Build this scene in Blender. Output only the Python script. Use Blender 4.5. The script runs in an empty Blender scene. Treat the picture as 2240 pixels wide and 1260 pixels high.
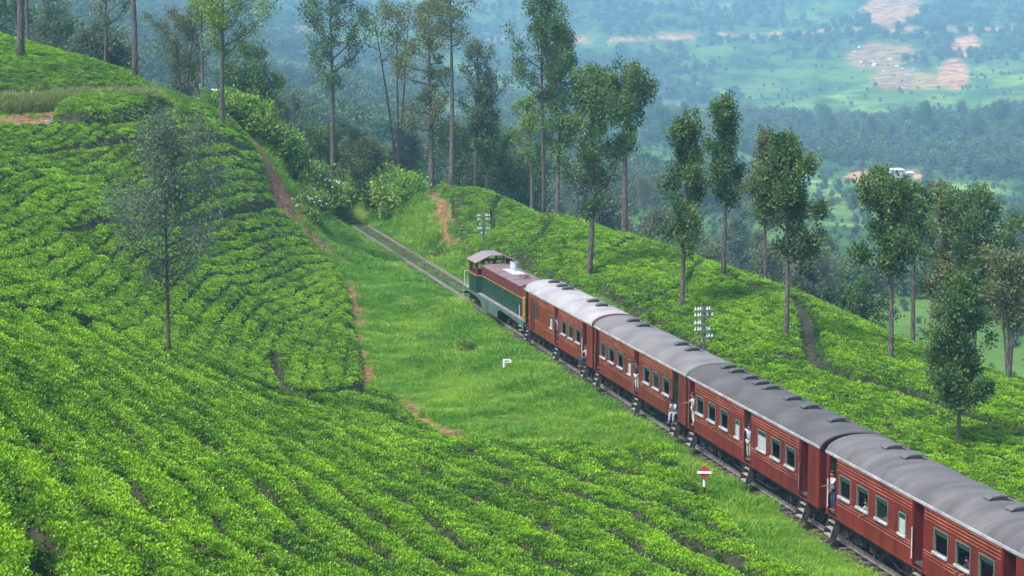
import bpy, bmesh, math, random
import numpy as np
from mathutils import Vector, Matrix, Euler

R = math.radians
random.seed(7)
rng = np.random.default_rng(11)
scene = bpy.context.scene
col = scene.collection

# ------------------------------------------------------------------ camera
CAM_H = 18.6
PITCH = R(7.125)
F = 4200.0                                   # focal length in photograph pixels (2240 wide)
cd = bpy.data.cameras.new('camera'); cam = bpy.data.objects.new('camera', cd); col.objects.link(cam)
cam.location = (0, 0, CAM_H); cam.rotation_euler = (R(90) - PITCH, 0, 0)
cd.sensor_width = 36; cd.lens = 36 * F / 2240; cd.clip_start = 0.5; cd.clip_end = 6000
scene.camera = cam

# ------------------------------------------------------------------ world, sun, exposure
SUN_EL, SUN_AZ = R(58), R(-130)              # azimuth from +Y, clockwise
w = bpy.data.worlds.new('World'); scene.world = w; w.use_nodes = True
nt = w.node_tree; bg = nt.nodes['Background']
sk = nt.nodes.new('ShaderNodeTexSky'); sk.sky_type = 'NISHITA'; sk.sun_disc = False
sk.sun_elevation = SUN_EL; sk.sun_rotation = SUN_AZ; sk.air_density = 0.65; sk.dust_density = 1.4
nt.links.new(sk.outputs[0], bg.inputs[0]); bg.inputs[1].default_value = 0.105
sd = bpy.data.lights.new('sun', 'SUN'); sun = bpy.data.objects.new('sun', sd); col.objects.link(sun)
sd.energy = 1.5; sd.angle = R(11); sd.color = (1.0, 0.96, 0.88)
sv = Vector((math.sin(SUN_AZ) * math.cos(SUN_EL), math.cos(SUN_AZ) * math.cos(SUN_EL), math.sin(SUN_EL)))
sun.rotation_euler = sv.to_track_quat('Z', 'Y').to_euler()
scene.view_settings.view_transform = 'Standard'; scene.view_settings.look = 'None'
scene.view_settings.gamma = 1.0; scene.view_settings.use_curve_mapping = False
scene.view_settings.exposure = 2.12
scene.cycles.volume_bounces = 0
scene.cycles.max_bounces = 6
scene.cycles.transparent_max_bounces = 8

# ------------------------------------------------------------------ helpers
def tag(o, label=None, cat=None, group=None, kind=None):
    if label: o['label'] = label
    if cat: o['category'] = cat
    if group: o['group'] = group
    if kind: o['kind'] = kind
    return o

def link(o, parent=None):
    col.objects.link(o)
    if parent is not None: o.parent = parent
    return o

def empty(name, loc=(0, 0, 0), rz=0.0):
    o = bpy.data.objects.new(name, None); link(o); o.location = loc; o.rotation_euler = (0, 0, rz)
    o.empty_display_size = 0.3
    return o

def np_mesh(name, V, Fc, mat=None, smooth=False):
    """Fc: int array (n,3) or (n,4)."""
    me = bpy.data.meshes.new(name)
    V = np.asarray(V, dtype=np.float32); Fc = np.asarray(Fc, dtype=np.int32)
    me.vertices.add(len(V)); me.vertices.foreach_set('co', V.ravel())
    k = Fc.shape[1]; n = len(Fc)
    me.loops.add(n * k); me.loops.foreach_set('vertex_index', Fc.ravel())
    me.polygons.add(n); me.polygons.foreach_set('loop_start', np.arange(n, dtype=np.int32) * k)
    me.update(calc_edges=True)
    if smooth: me.polygons.foreach_set('use_smooth', np.ones(n, dtype=bool))
    if mat: me.materials.append(mat)
    return me

class MB:
    """collects simple shapes into one mesh"""
    def __init__(s): s.v = []; s.f = []; s.m = []
    def add(s, vs, fs, mi=0):
        b = len(s.v); s.v += [tuple(v) for v in vs]; s.f += [tuple(b + i for i in f) for f in fs]; s.m += [mi] * len(fs)
    def box(s, x0, x1, y0, y1, z0, z1, mi=0):
        vs = [(x0,y0,z0),(x1,y0,z0),(x1,y1,z0),(x0,y1,z0),(x0,y0,z1),(x1,y0,z1),(x1,y1,z1),(x0,y1,z1)]
        s.add(vs, [(0,3,2,1),(4,5,6,7),(0,1,5,4),(1,2,6,5),(2,3,7,6),(3,0,4,7)], mi)
    def tube(s, pts, rad, n=8, mi=0, cap=True):
        pts = [Vector(p) for p in pts]
        if not hasattr(rad, '__len__'): rad = [rad] * len(pts)
        rings = []
        b = len(s.v); prev = None
        for i, p in enumerate(pts):
            t = (pts[min(i + 1, len(pts) - 1)] - pts[max(i - 1, 0)]).normalized()
            up = Vector((0, 0, 1)) if abs(t.z) < .95 else Vector((1, 0, 0))
            a = prev - t * prev.dot(t) if prev is not None else up.cross(t)
            if a.length < 1e-5: a = up.cross(t)
            a.normalize(); prev = a; c = t.cross(a)
            for k in range(n):
                an = 2 * math.pi * k / n
                s.v.append(tuple(p + (a * math.cos(an) + c * math.sin(an)) * rad[i]))
        for i in range(len(pts) - 1):
            for k in range(n):
                s.f.append((b + i*n + k, b + i*n + (k+1) % n, b + (i+1)*n + (k+1) % n, b + (i+1)*n + k)); s.m.append(mi)
        if cap:
            s.f.append(tuple(b + k for k in range(n))[::-1]); s.m.append(mi)
            s.f.append(tuple(b + (len(pts)-1)*n + k for k in range(n))); s.m.append(mi)
    def lathe(s, prof, c=(0, 0, 0), n=10, mi=0):
        s.tube([(c[0], c[1], c[2] + z) for r, z in prof], [r for r, z in prof], n, mi)
    def mesh(s, name, mats, smooth=False):
        me = bpy.data.meshes.new(name); me.from_pydata(s.v, [], s.f)
        if not isinstance(mats, (list, tuple)): mats = [mats]
        for m in mats: me.materials.append(m)
        if len(mats) > 1: me.polygons.foreach_set('material_index', s.m)
        if smooth: me.polygons.foreach_set('use_smooth', [True] * len(me.polygons))
        me.update(); return me
    def build(s, name, mats, parent=None, smooth=False, bevel=0.0):
        o = bpy.data.objects.new(name, s.mesh(name, mats, smooth)); link(o, parent)
        if bevel:
            b = o.modifiers.new('bevel', 'BEVEL'); b.width = bevel; b.segments = 1; b.limit_method = 'ANGLE'
        return o

def copy_tree(o, parent=None):
    c = o.copy(); link(c)
    if parent is not None: c.parent = parent
    for ch in list(o.children): copy_tree(ch, c)
    return c

# ------------------------------------------------------------------ materials
def hexlin(h):
    r = [int(h[i:i+2], 16) / 255 for i in (0, 2, 4)]
    return tuple(c / 12.92 if c <= .04045 else ((c + .055) / 1.055) ** 2.4 for c in r)

def mat(name, c1, c2=None, scale=4.0, rough=.8, bump=0.0, detail=4, rand=0.0, attr=None, transl=0.0, metal=0.0,
        stretch=None, spec=.5, contrast=(.35, .65), c3=None, scale3=30.0, amt3=.5):
    """procedural surface: noise between two colours, optional per-object variation and fine speckle"""
    m = bpy.data.materials.new(name); m.use_nodes = True; n = m.node_tree.nodes; l = m.node_tree.links
    b = n['Principled BSDF']; b.inputs['Roughness'].default_value = rough; b.inputs['Metallic'].default_value = metal
    b.inputs['Specular IOR Level'].default_value = spec
    tc = n.new('ShaderNodeTexCoord'); vec = tc.outputs['Object']
    if stretch:
        mp = n.new('ShaderNodeMapping'); mp.inputs['Scale'].default_value = stretch; l.new(vec, mp.inputs[0]); vec = mp.outputs[0]
    no = n.new('ShaderNodeTexNoise'); no.inputs['Scale'].default_value = scale; no.inputs['Detail'].default_value = detail
    l.new(vec, no.inputs['Vector'])
    cr = n.new('ShaderNodeValToRGB'); e = cr.color_ramp.elements
    e[0].position, e[1].position = contrast
    c2 = c2 or tuple(x * .75 for x in c1)
    e[0].color = (*c2, 1); e[1].color = (*c1, 1)
    l.new(no.outputs['Fac'], cr.inputs[0]); out = cr.outputs[0]
    if c3:
        n3 = n.new('ShaderNodeTexNoise'); n3.inputs['Scale'].default_value = scale3; n3.inputs['Detail'].default_value = 3
        l.new(vec, n3.inputs['Vector'])
        mr = n.new('ShaderNodeMapRange'); mr.inputs[1].default_value = .5; mr.inputs[2].default_value = .7
        mr.inputs[4].default_value = amt3; l.new(n3.outputs['Fac'], mr.inputs[0])
        mx = n.new('ShaderNodeMixRGB'); mx.inputs[2].default_value = (*c3, 1); l.new(mr.outputs[0], mx.inputs[0]); l.new(out, mx.inputs[1]); out = mx.outputs[0]
    if rand:
        oi = n.new('ShaderNodeObjectInfo'); mr = n.new('ShaderNodeMapRange')
        mr.inputs[3].default_value = 1 - rand; mr.inputs[4].default_value = 1 + rand
        l.new(oi.outputs['Random'], mr.inputs[0])
        hs = n.new('ShaderNodeHueSaturation'); l.new(mr.outputs[0], hs.inputs['Value']); l.new(out, hs.inputs['Color']); out = hs.outputs[0]
    if attr:      # per-clump tint stored on the mesh or on the instances
        at = n.new('ShaderNodeAttribute'); at.attribute_name = attr[0]; at.attribute_type = attr[1]
        mx = n.new('ShaderNodeMixRGB'); mx.inputs[2].default_value = (*attr[2], 1)
        l.new(at.outputs['Fac'], mx.inputs[0]); l.new(out, mx.inputs[1]); out = mx.outputs[0]
    l.new(out, b.inputs['Base Color'])
    if bump:
        bp = n.new('ShaderNodeBump'); bp.inputs['Strength'].default_value = bump; bp.inputs['Distance'].default_value = .05
        l.new(no.outputs['Fac'], bp.inputs['Height']); l.new(bp.outputs[0], b.inputs['Normal'])
    if transl:
        tr = n.new('ShaderNodeBsdfTranslucent'); l.new(out, tr.inputs[0])
        ms = n.new('ShaderNodeMixShader'); ms.inputs[0].default_value = transl
        l.new(b.outputs[0], ms.inputs[1]); l.new(tr.outputs[0], ms.inputs[2])
        l.new(ms.outputs[0], n['Material Output'].inputs[0])
    return m

# ------------------------------------------------------------------ noise
def _h(i, j, s):
    n = (i * 374761393 + j * 668265263 + s * 974711) & 0xffffffff
    n = ((n ^ (n >> 13)) * 1274126177) & 0xffffffff
    return ((n ^ (n >> 16)) & 0xffff) / 65535.0
def vnoise(x, y, s=0):
    x = np.asarray(x, float); y = np.asarray(y, float)
    xi = np.floor(x).astype(np.int64); yi = np.floor(y).astype(np.int64); fx = x - xi; fy = y - yi
    fx = fx*fx*(3-2*fx); fy = fy*fy*(3-2*fy)
    a = _h(xi, yi, s); b = _h(xi+1, yi, s); c = _h(xi, yi+1, s); d = _h(xi+1, yi+1, s)
    return (a*(1-fx)+b*fx)*(1-fy) + (c*(1-fx)+d*fx)*fy
def fbm(x, y, s=0, o=3):
    t = 0; a = .5
    for k in range(o): t = t + a*vnoise(x*2**k, y*2**k, s+k*17); a *= .5
    return t / (1 - .5**o)
def sstep(a, b, x):
    t = np.clip((x - a) / (b - a), 0, 1); return t*t*(3-2*t)

# ------------------------------------------------------------------ survey of the place: sight lines -> ground points
CP, SP = math.cos(PITCH), math.sin(PITCH)
def ray(px, py):
    u = (px - 1120) / F; v = (630 - py) / F
    return np.array([u, CP + v*SP, -SP + v*CP])
def at_Y(px, py, Y):
    d = ray(px, py); return (d[0]/d[1]*Y, Y, CAM_H + d[2]/d[1]*Y)
def at_Z(px, py, z):
    d = ray(px, py); t = (z - CAM_H)/d[2]; return (d[0]*t, d[1]*t, z)
def to_px(X, Y, Z):
    X = np.asarray(X, float); Y = np.asarray(Y, float); Z = np.asarray(Z, float) - CAM_H
    dep = Y*CP - Z*SP; v = Y*SP + Z*CP
    return 1120 + F*X/dep, 630 - F*v/dep

class TPS:
    def __init__(s, P, lam=0.0, scale=1.0):
        P = np.asarray(P, float); s.xy = P[:, :2]/scale; s.scale = scale; n = len(P)
        K = s.k(s.xy, s.xy) + lam*np.eye(n)
        A = np.zeros((n+3, n+3)); A[:n, :n] = K; A[:n, n] = 1; A[:n, n+1:] = s.xy; A[n, :n] = 1; A[n+1:, :n] = s.xy.T
        b = np.zeros(n+3); b[:n] = P[:, 2]; s.w = np.linalg.solve(A, b)
    def k(s, a, b):
        d2 = ((a[:, None, :]-b[None])**2).sum(-1); return .5*d2*np.log(d2 + 1e-9)
    def __call__(s, X, Y):
        X = np.asarray(X, float); sh = X.shape; q = np.stack([X.ravel(), np.asarray(Y, float).ravel()], 1)/s.scale
        out = np.empty(len(q)); n = len(s.xy)
        for i in range(0, len(q), 40000):
            c = q[i:i+40000]; out[i:i+40000] = s.k(c, s.xy) @ s.w[:n] + s.w[n] + c @ s.w[n+1:]
        return out.reshape(sh)

# the track: straight towards the far left
TD = np.array([-.2201, .9755]); TD /= np.linalg.norm(TD)     # direction of travel
TN = np.array([TD[1], -TD[0]])                               # to the far (right) side
T0 = np.array([6.15, 104.3])
def on_track(s, off=0.0): return T0 + TD*s + TN*off
def track_so(X, Y):
    dx = X - T0[0]; dy = Y - T0[1]; return dx*TD[0]+dy*TD[1], dx*TN[0]+dy*TN[1]

G = []
def cy(px, py, Y): G.append(at_Y(px, py, Y)); return G[-1]
def cz(px, py, z): G.append(at_Z(px, py, z)); return G[-1]
# left hill, upper field
for a in [(0,275,143),(120,262,145),(0,250,147),(0,205,150),(150,195,150),(340,226,155),(470,238,168),(0,290,140),(230,290,141),
          (0,450,115),(0,600,92),(200,600,110),(400,500,138),(200,450,122),(400,380,146),(300,300,143),(490,290,158),
          (600,400,164),(600,470,160),(540,330,163),(700,530,175),(640,520,158),(600,600,143),(400,700,112),(600,700,127),(300,750,97),
          (750,700,136),(500,780,112),(640,860,107),(780,870,111),(720,800,118),(700,600,150),(760,620,155),(770,560,175)]: cy(*a)
for a in [(520,243,178),(560,275,178),(610,330,178),(655,395,180),(690,450,183),(730,500,188)]: cy(*a)
# foreground shoulder
for a in [(0,700,80),(0,800,62),(0,1000,47),(0,1260,38),(200,900,66),(400,1000,66),(600,900,93),(640,893,99),(370,805,92),(200,780,84),
          (800,900,103),(800,1100,70),(500,1260,52),(800,1260,57),(300,1100,53),(1000,1000,86),(1200,1080,80),(1100,1260,64)]: cy(*a)
for a in [(1080,985,-1.2),(900,900,-1.6),(830,850,-1.9),(790,760,-1.6),(1300,1000,-.6),(1490,1020,-.3),(1600,1150,-.25),(1700,1255,-.3),(1400,1150,.3),
          (1100,810,-.1),(950,760,-.5),(1000,860,-.9)]: cz(*a)
# right-hand knoll
CREST = [(760,392,205),(850,346,195),(990,366,185),(1190,450,165),(1360,520,150),(1590,606,135),(1760,670,125),(2000,790,112),(2240,884,102)]
for a in CREST:
    x, y, z = cy(*a)
    for dy_, dz_ in ((14, -2.2), (35, -11), (70, -26), (120, -36)):
        G.append((x*(y+dy_)/y, y+dy_, z+dz_))
for a in [(1000,500,3.9),(1000,575,2.4),(900,420,4.2),(930,500,2.0),(850,480,.8),(1190,590,2.6),(1300,660,2.2),(1290,615,3.0),(1495,690,2.1),(1495,740,1.7),(1700,830,1.0),
          (1715,760,1.3),(1945,810,.6),(1900,920,.7),(2092,1000,.3),(2200,1050,.3),(2240,980,.2),(1100,520,4.1)]: cz(*a)
# crests of the left hill fall away behind
for a in [(-120,60,170),(0,88,168),(180,140,165),(340,214,160),(430,228,172)]:
    x, y, z = cy(*a)
    for dy_, dz_ in ((14, -3.0), (35, -10), (70, -22), (120, -34)):
        G.append((x*(y+dy_)/y, y+dy_, z+dz_))
# trackside, both sides, all along
for s in range(-70, 101, 10):
    for off in (-3.0, 0, 3.0):
        p = on_track(s, off); G.append((p[0], p[1], -.35))
for s in range(-70, -9, 15):
    p = on_track(s, 12); G.append((p[0], p[1], .2))
G += [(-60,30,11),(-60,80,15),(-90,130,22),(-30,10,9),(0,15,6),(20,20,2),(50,50,0),(70,70,-3),(80,100,-9),(30,5,1),(-12,25,7.6)]
ground_h = TPS(G, lam=.02, scale=50.0)
def H0(X, Y):
    z = ground_h(X, Y)
    s, o = track_so(X, Y)
    k = (1 - sstep(2.2, 4.5, np.abs(o))) * (1 - sstep(104, 112, s))
    return z*(1-k) + (-.35)*k
def hit(pts, fn=None, y0=26.0, y1=235.0, n=520):
    """first meeting of sight lines with the ground: how the survey points were read"""
    fn = fn or H0
    pts = np.atleast_2d(np.asarray(pts, float)); D = np.array([ray(*p) for p in pts])
    Ys = np.exp(np.linspace(math.log(y0), math.log(y1), n))
    X = D[:, :1]/D[:, 1:2]*Ys; Yg = np.broadcast_to(Ys, X.shape); Z = CAM_H + D[:, 2:3]/D[:, 1:2]*Ys
    dd = Z - fn(X, Yg); out = []
    for i in range(len(pts)):
        k = np.where(dd[i] < 0)[0]
        if len(k) == 0:                       # passes over the crest: take the closest approach
            j = int(np.argmin(dd[i])); Yv = Ys[j]
        else:
            j = max(k[0], 1); a, b = dd[i, j-1], dd[i, j]; Yv = Ys[j-1] + (Ys[j]-Ys[j-1])*a/(a-b+1e-9)
        out.append((D[i, 0]/D[i, 1]*Yv, Yv))
    return np.array(out)

def poly_world(L):
    """L: ('p',px,py) read through the survey, ('w',X,Y) plan coordinates"""
    pp = [(a[1], a[2]) for a in L if a[0] == 'p']; H_ = iter(hit(pp)) if pp else None
    return np.array([tuple(next(H_)) if a[0] == 'p' else (a[1], a[2]) for a in L])
def inside(poly, X, Y):
    r = np.zeros(np.shape(X), bool); n = len(poly)
    for i in range(n):
        x1, y1 = poly[i]; x2, y2 = poly[(i+1) % n]
        c = ((y1 > Y) != (y2 > Y)) & (X < (x2-x1)*(Y-y1)/((y2-y1) + 1e-12) + x1); r ^= c
    return r
def dist(line, X, Y, closed=False):
    d = np.full(np.shape(X), 1e9); n = len(line)
    for i in range(n if closed else n-1):
        a = line[i]; b = line[(i+1) % n]; ex, ey = b[0]-a[0], b[1]-a[1]; L2 = ex*ex+ey*ey + 1e-12
        t = np.clip(((X-a[0])*ex+(Y-a[1])*ey)/L2, 0, 1)
        d = np.minimum(d, np.hypot(X-a[0]-t*ex, Y-a[1]-t*ey))
    return d
def P(*a): return [('p', a[i], a[i+1]) for i in range(0, len(a), 2)]
def W(*a): return [('w', a[i], a[i+1]) for i in range(0, len(a), 2)]

# --- zones of the ground
EDGE = P(447,232, 520,285, 560,335, 586,400, 598,455, 655,505, 705,560, 748,610, 770,665, 780,745, 795,830, 800,862)
EDGE2 = P(800,862, 860,878, 905,930, 960,965, 1010,990, 1090,992, 1200,1000, 1330,1003, 1420,1000, 1485,1012, 1500,1060, 1560,1110, 1620,1180, 1700,1258)
tea_left = poly_world(EDGE + EDGE2[1:] + W(15.5,55, 22,30, -40,12, -75,60, -80,140, -50,142) + P(0,292, 100,292, 240,290, 330,270, 400,240))
tea_hedge = poly_world(P(112,262, 118,280, 180,290, 250,284, 330,268, 352,252, 400,232) + P(330,229, 230,231, 150,236))
tea_top = poly_world(P(0,214, 60,222, 140,212, 250,212, 330,216, 341,215) + W(-36,172, -42,190, -70,200, -110,190, -90,150))
tea_right = poly_world(P(1085,600, 1010,565, 1000,520, 985,470, 980,430, 960,410, 935,395, 900,388, 850,378, 790,398, 735,405) +
                       W(-20,213, -6,212, 22,172, 44,128, 62,100, 60,76) + [('w', *on_track(-62, 6.5)), ('w', *on_track(-10, 5.5)), ('w', *on_track(25, 5.0))])
fold = poly_world(W(-60,70) + P(0,700, 120,712, 250,745, 370,806, 450,838, 530,862, 600,880, 640,886, 720,884, 800,866))
path_hill = poly_world(P(458,240, 532,288, 578,345, 608,400, 616,445, 634,480, 668,512, 700,532))
path_low = poly_world(P(768,620, 776,680, 785,760, 800,830, 812,858, 850,875))
path_low2 = poly_world(P(850,878, 890,900, 930,925, 975,950, 1020,965, 1075,980))
path_side = poly_world(P(600,468, 560,476, 500,486, 440,500, 330,515))
path_top = poly_world(W(-60,144) + P(-60,275, 0,273, 60,271, 104,267))
path_top2 = poly_world(P(200,233, 300,228, 380,228))
bank_soil = poly_world(P(-40,256, 0,254, 100,250, 200,240, 330,230))
path_knoll = poly_world(P(895,388, 935,400, 955,430, 968,460, 975,500, 985,540))
gaps_right = [poly_world(P(*a)) for a in [
    (1575,612,1600,625,1660,652), (1738,668,1765,710,1772,770,1785,815,1850,850,1990,884,2060,910,2150,945,2240,975),
    (1400,515,1340,560,1250,600), (1100,440,1075,480,1080,520), (1540,560,1500,640,1420,680), (1700,800,1785,822), (1200,505,1150,560,1120,600)]]
gaps_left = [poly_world(P(*a)) for a in [(560,870,600,880,642,887,720,884,800,864), (640,884,612,850,600,800), (0,352,150,345,330,340,560,352), (330,520,230,505,150,530)]]
gap_fold_w = fold

# --- row phases traced along the furrows
def phase(traces, lam=.3):
    Pn = []
    for val, a in traces:
        pts = hit([(a[i], a[i+1]) for i in range(0, len(a), 2)])
        Pn += [(p[0], p[1], val) for p in pts]
    return TPS(Pn, lam=lam, scale=40.0)
ph_fore = phase([(0,(-100,760,20,820,60,900,70,1050,40,1200)), (3,(60,770,110,800,200,870,260,940,330,1000,450,1090,560,1200,620,1260)),
    (5,(170,765,240,790,340,860,440,975,560,1060,700,1150,850,1260)), (8,(290,790,350,815,480,880,650,960,800,1050,930,1135,1100,1220,1170,1260)),
    (10,(450,850,510,875,700,930,955,1020,1130,1110,1400,1250)), (11,(600,888,700,905,850,950,1040,1025,1213,1095,1458,1207,1560,1260)),
    (12.2,(820,890,900,930,1050,985,1200,1030,1400,1110,1640,1235)), (13.2,(1200,1005,1330,1045,1480,1100)), (-2,(-200,900,-120,1100,-100,1250))], 1.0)
ph_up = phase([(0,(655,870,645,800,670,750,720,715,765,700)), (1.2,(600,865,590,800,620,745,690,690,760,655)), (2.6,(540,840,525,770,560,710,640,655,745,620)),
    (5,(440,805,420,740,450,680,530,630,640,590,720,570)), (7.6,(300,755,260,690,280,640,360,580,480,540,640,510)), (10.5,(110,690,100,610,200,545,330,500,480,475,600,455)),
    (14,(0,570,150,495,330,440,600,415)), (18,(0,430,300,372,560,352)), (21.5,(0,340,250,312,500,292))], 1.0)

def row_gap(t, X, Y, width):
    """0 on the bush tops, 1 in the furrow; furrows open and close along their length"""
    f = np.abs(t - np.round(t)) * 2                       # 0 at furrow, 1 mid-bush
    open_ = .30 + .70*sstep(.30, .60, vnoise(X*.16, Y*.16, 5)*.5 + vnoise(X*.75, Y*.75, 9)*.5)
    return np.maximum((1 - sstep(width*.3, width, f)) * open_, .24*(1-f)**1.5)

def canopy(X, Y, z=None):
    """height of the clipped tea above the ground and how open it is; <=0 where there is none"""
    out = np.zeros(np.shape(X)); gap = np.zeros(np.shape(X))
    IL = inside(tea_left, X, Y); IR = inside(tea_right, X, Y); IT = inside(tea_top, X, Y); IH = inside(tea_hedge, X, Y)
    n1 = fbm(X*.9, Y*.9, 3); n2 = fbm(X*.22, Y*.22, 8); n3 = vnoise(X*3.1, Y*3.1, 12)
    wx = (fbm(X*.35, Y*.35, 31) - .5) * .7
    if IL.any():
        x, y = X[IL], Y[IL]
        ed = dist(tea_left, x, y, True); fd = dist(fold, x, y)
        # which side of the fold: compare with the fold's own line of plan
        fy = np.interp(x, fold[:, 0], fold[:, 1]); up = (y > fy) & (x < fold[-1, 0])
        t = np.where(up, ph_up(x, y), ph_fore(x, y)) + wx[IL]
        g = row_gap(t, x, y, np.where(up, .44, .50))*np.where(up, .8, 1.0)
        g = np.maximum(g, (1 - sstep(.15, .5, fd)) * .9)
        for k, q in enumerate(gaps_left): g = np.maximum(g, (1.5 if k < 2 else .6)*(1 - sstep(.25, (.95, .5)[k] if k < 2 else .4, dist(q, x, y))))
        g = np.maximum(g, 1.3*(1 - sstep(.12, .36, dist(path_side, x, y))))
        e = sstep(0, .55, ed)
        out[IL] = e*(.82 + .22*(n1[IL]-.5) + .3*(n2[IL]-.5)); gap[IL] = g
    for I, poly, amp, seed in ((IR, tea_right, .55, 40), (IT, tea_top, .45, 50)):
        if I.any():
            x, y = X[I], Y[I]; ed = dist(poly, x, y, True)
            s, o = track_so(x, y)
            t = (o + .22*s)/1.25 + wx[I]*2.6 if I is IR else (y*.9+x*.2)/1.2 + wx[I]*2
            g = row_gap(t, x, y, .42)*amp
            if I is IR:
                for k, q in enumerate(gaps_right):
                    g = np.maximum(g, (1 - sstep(.12, .5 if k > 1 else .9, dist(q, x, y)))*(1.6 if k < 2 else .8))
                g = np.maximum(g, 1 - sstep(.8, 1.3, dist(path_knoll, x, y)))
            e = sstep(0, .6, ed)
            out[I] = e*(.75 + .2*(n1[I]-.5) + .25*(n2[I]-.5)); gap[I] = g
    if IH.any():
        ed = dist(tea_hedge, X[IH], Y[IH], True); out[IH] = 1.25*sstep(0, .8, ed)**.6 + .1*(n1[IH]-.5); gap[IH] = 0
    return out, gap, (IL*1 + IR*2 + IT*3 + IH*4)

# --- ground sheet
def polar(y0, y1, ny, r, nx):
    Ys = np.exp(np.linspace(math.log(y0), math.log(y1), ny)); rs = np.linspace(-r, r, nx)
    Yg, Rg = np.meshgrid(Ys, rs, indexing='ij'); return Rg*Yg, Yg
def grid_faces(ny, nx):
    i = np.arange(ny-1)[:, None]*nx + np.arange(nx-1)[None]
    return np.stack([i, i+1, i+nx+1, i+nx], -1).reshape(-1, 4)
def set_attr(me, name, arr):
    a = me.attributes.new(name, 'FLOAT', 'POINT'); a.data.foreach_set('value', np.asarray(arr, np.float32).ravel())

def soil_amount(X, Y):
    d = np.zeros(np.shape(X)); n = fbm(X*1.3, Y*1.3, 61)-.5
    for ln, wd in ((path_hill, 1.9), (path_low, .65), (path_low2, 1.0), (path_side, .4), (path_top, 2.6), (path_top2, .9), (bank_soil, .8), (path_knoll, .8)):
        d = np.maximum(d, 1 - sstep(wd*.55, wd*1.15, dist(ln, X, Y) + n*2.0))
    return d
m_ground = None
def ground_material():
    m = bpy.data.materials.new('ground'); m.use_nodes = True; n = m.node_tree.nodes; l = m.node_tree.links; b = n['Principled BSDF']
    b.inputs['Roughness'].default_value = .95; b.inputs['Specular IOR Level'].default_value = .2
    tc = n.new('ShaderNodeTexCoord')
    def noise(sc, d=4):
        x = n.new('ShaderNodeTexNoise'); x.inputs['Scale'].default_value = sc; x.inputs['Detail'].default_value = d; l.new(tc.outputs['Object'], x.inputs['Vector']); return x.outputs['Fac']
    def ramp(f, a, b_, p=(.35, .65)):
        x = n.new('ShaderNodeValToRGB'); x.color_ramp.elements[0].color = (*a, 1); x.color_ramp.elements[1].color = (*b_, 1)
        x.color_ramp.elements[0].position, x.color_ramp.elements[1].position = p; l.new(f, x.inputs[0]); return x.outputs[0]
    def mix(f, a, b_):
        x = n.new('ShaderNodeMixRGB'); l.new(f, x.inputs[0]); l.new(a, x.inputs[1]); l.new(b_, x.inputs[2]); return x.outputs[0]
    def attr(a):
        x = n.new('ShaderNodeAttribute'); x.attribute_name = a; return x.outputs['Fac']
    grass = ramp(noise(.8, 6), (.06,.11,.012), (.12,.20,.02))
    soil = ramp(noise(2.2, 6), (.065,.038,.019), (.25,.135,.062))
    under = ramp(noise(3.0, 4), (.02,.022,.012), (.05,.04,.022))
    ballast = ramp(noise(9, 5), (.028,.021,.012), (.095,.07,.038))
    c = mix(attr('tea'), grass, under); c = mix(attr('soil'), c, soil); c = mix(attr('ballast'), c, ballast)
    l.new(c, b.inputs['Base Color'])
    bp = n.new('ShaderNodeBump'); bp.inputs['Strength'].default_value = .6; bp.inputs['Distance'].default_value = .12
    l.new(noise(2.5, 8), bp.inputs['Height']); l.new(bp.outputs[0], b.inputs['Normal'])
    return m

NY, NX = 430, 330
gx, gy = polar(20, 300, NY, .5, NX)
gz = H0(gx, gy)
ca, cgap, _z = canopy(gx, gy)
so, oo = track_so(gx, gy)
gz2 = gz + (fbm(gx*.5, gy*.5, 21)-.5)*.25*sstep(2.6, 4, np.abs(oo))
gm = np_mesh('ground', np.stack([gx, gy, gz2], -1).reshape(-1, 3), grid_faces(NY, NX), ground_material(), True)
set_attr(gm, 'tea', (ca > .05)*1.0); set_attr(gm, 'soil', soil_amount(gx, gy))
set_attr(gm, 'ballast', (1 - sstep(1.0, 1.6, np.abs(oo) + (fbm(gx*.7, gy*.7, 4)-.5)*1.6))*(so < 106)*np.where(so > 26, .85, .95))
tag(link(bpy.data.objects.new('ground', gm)), kind='structure')

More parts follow.
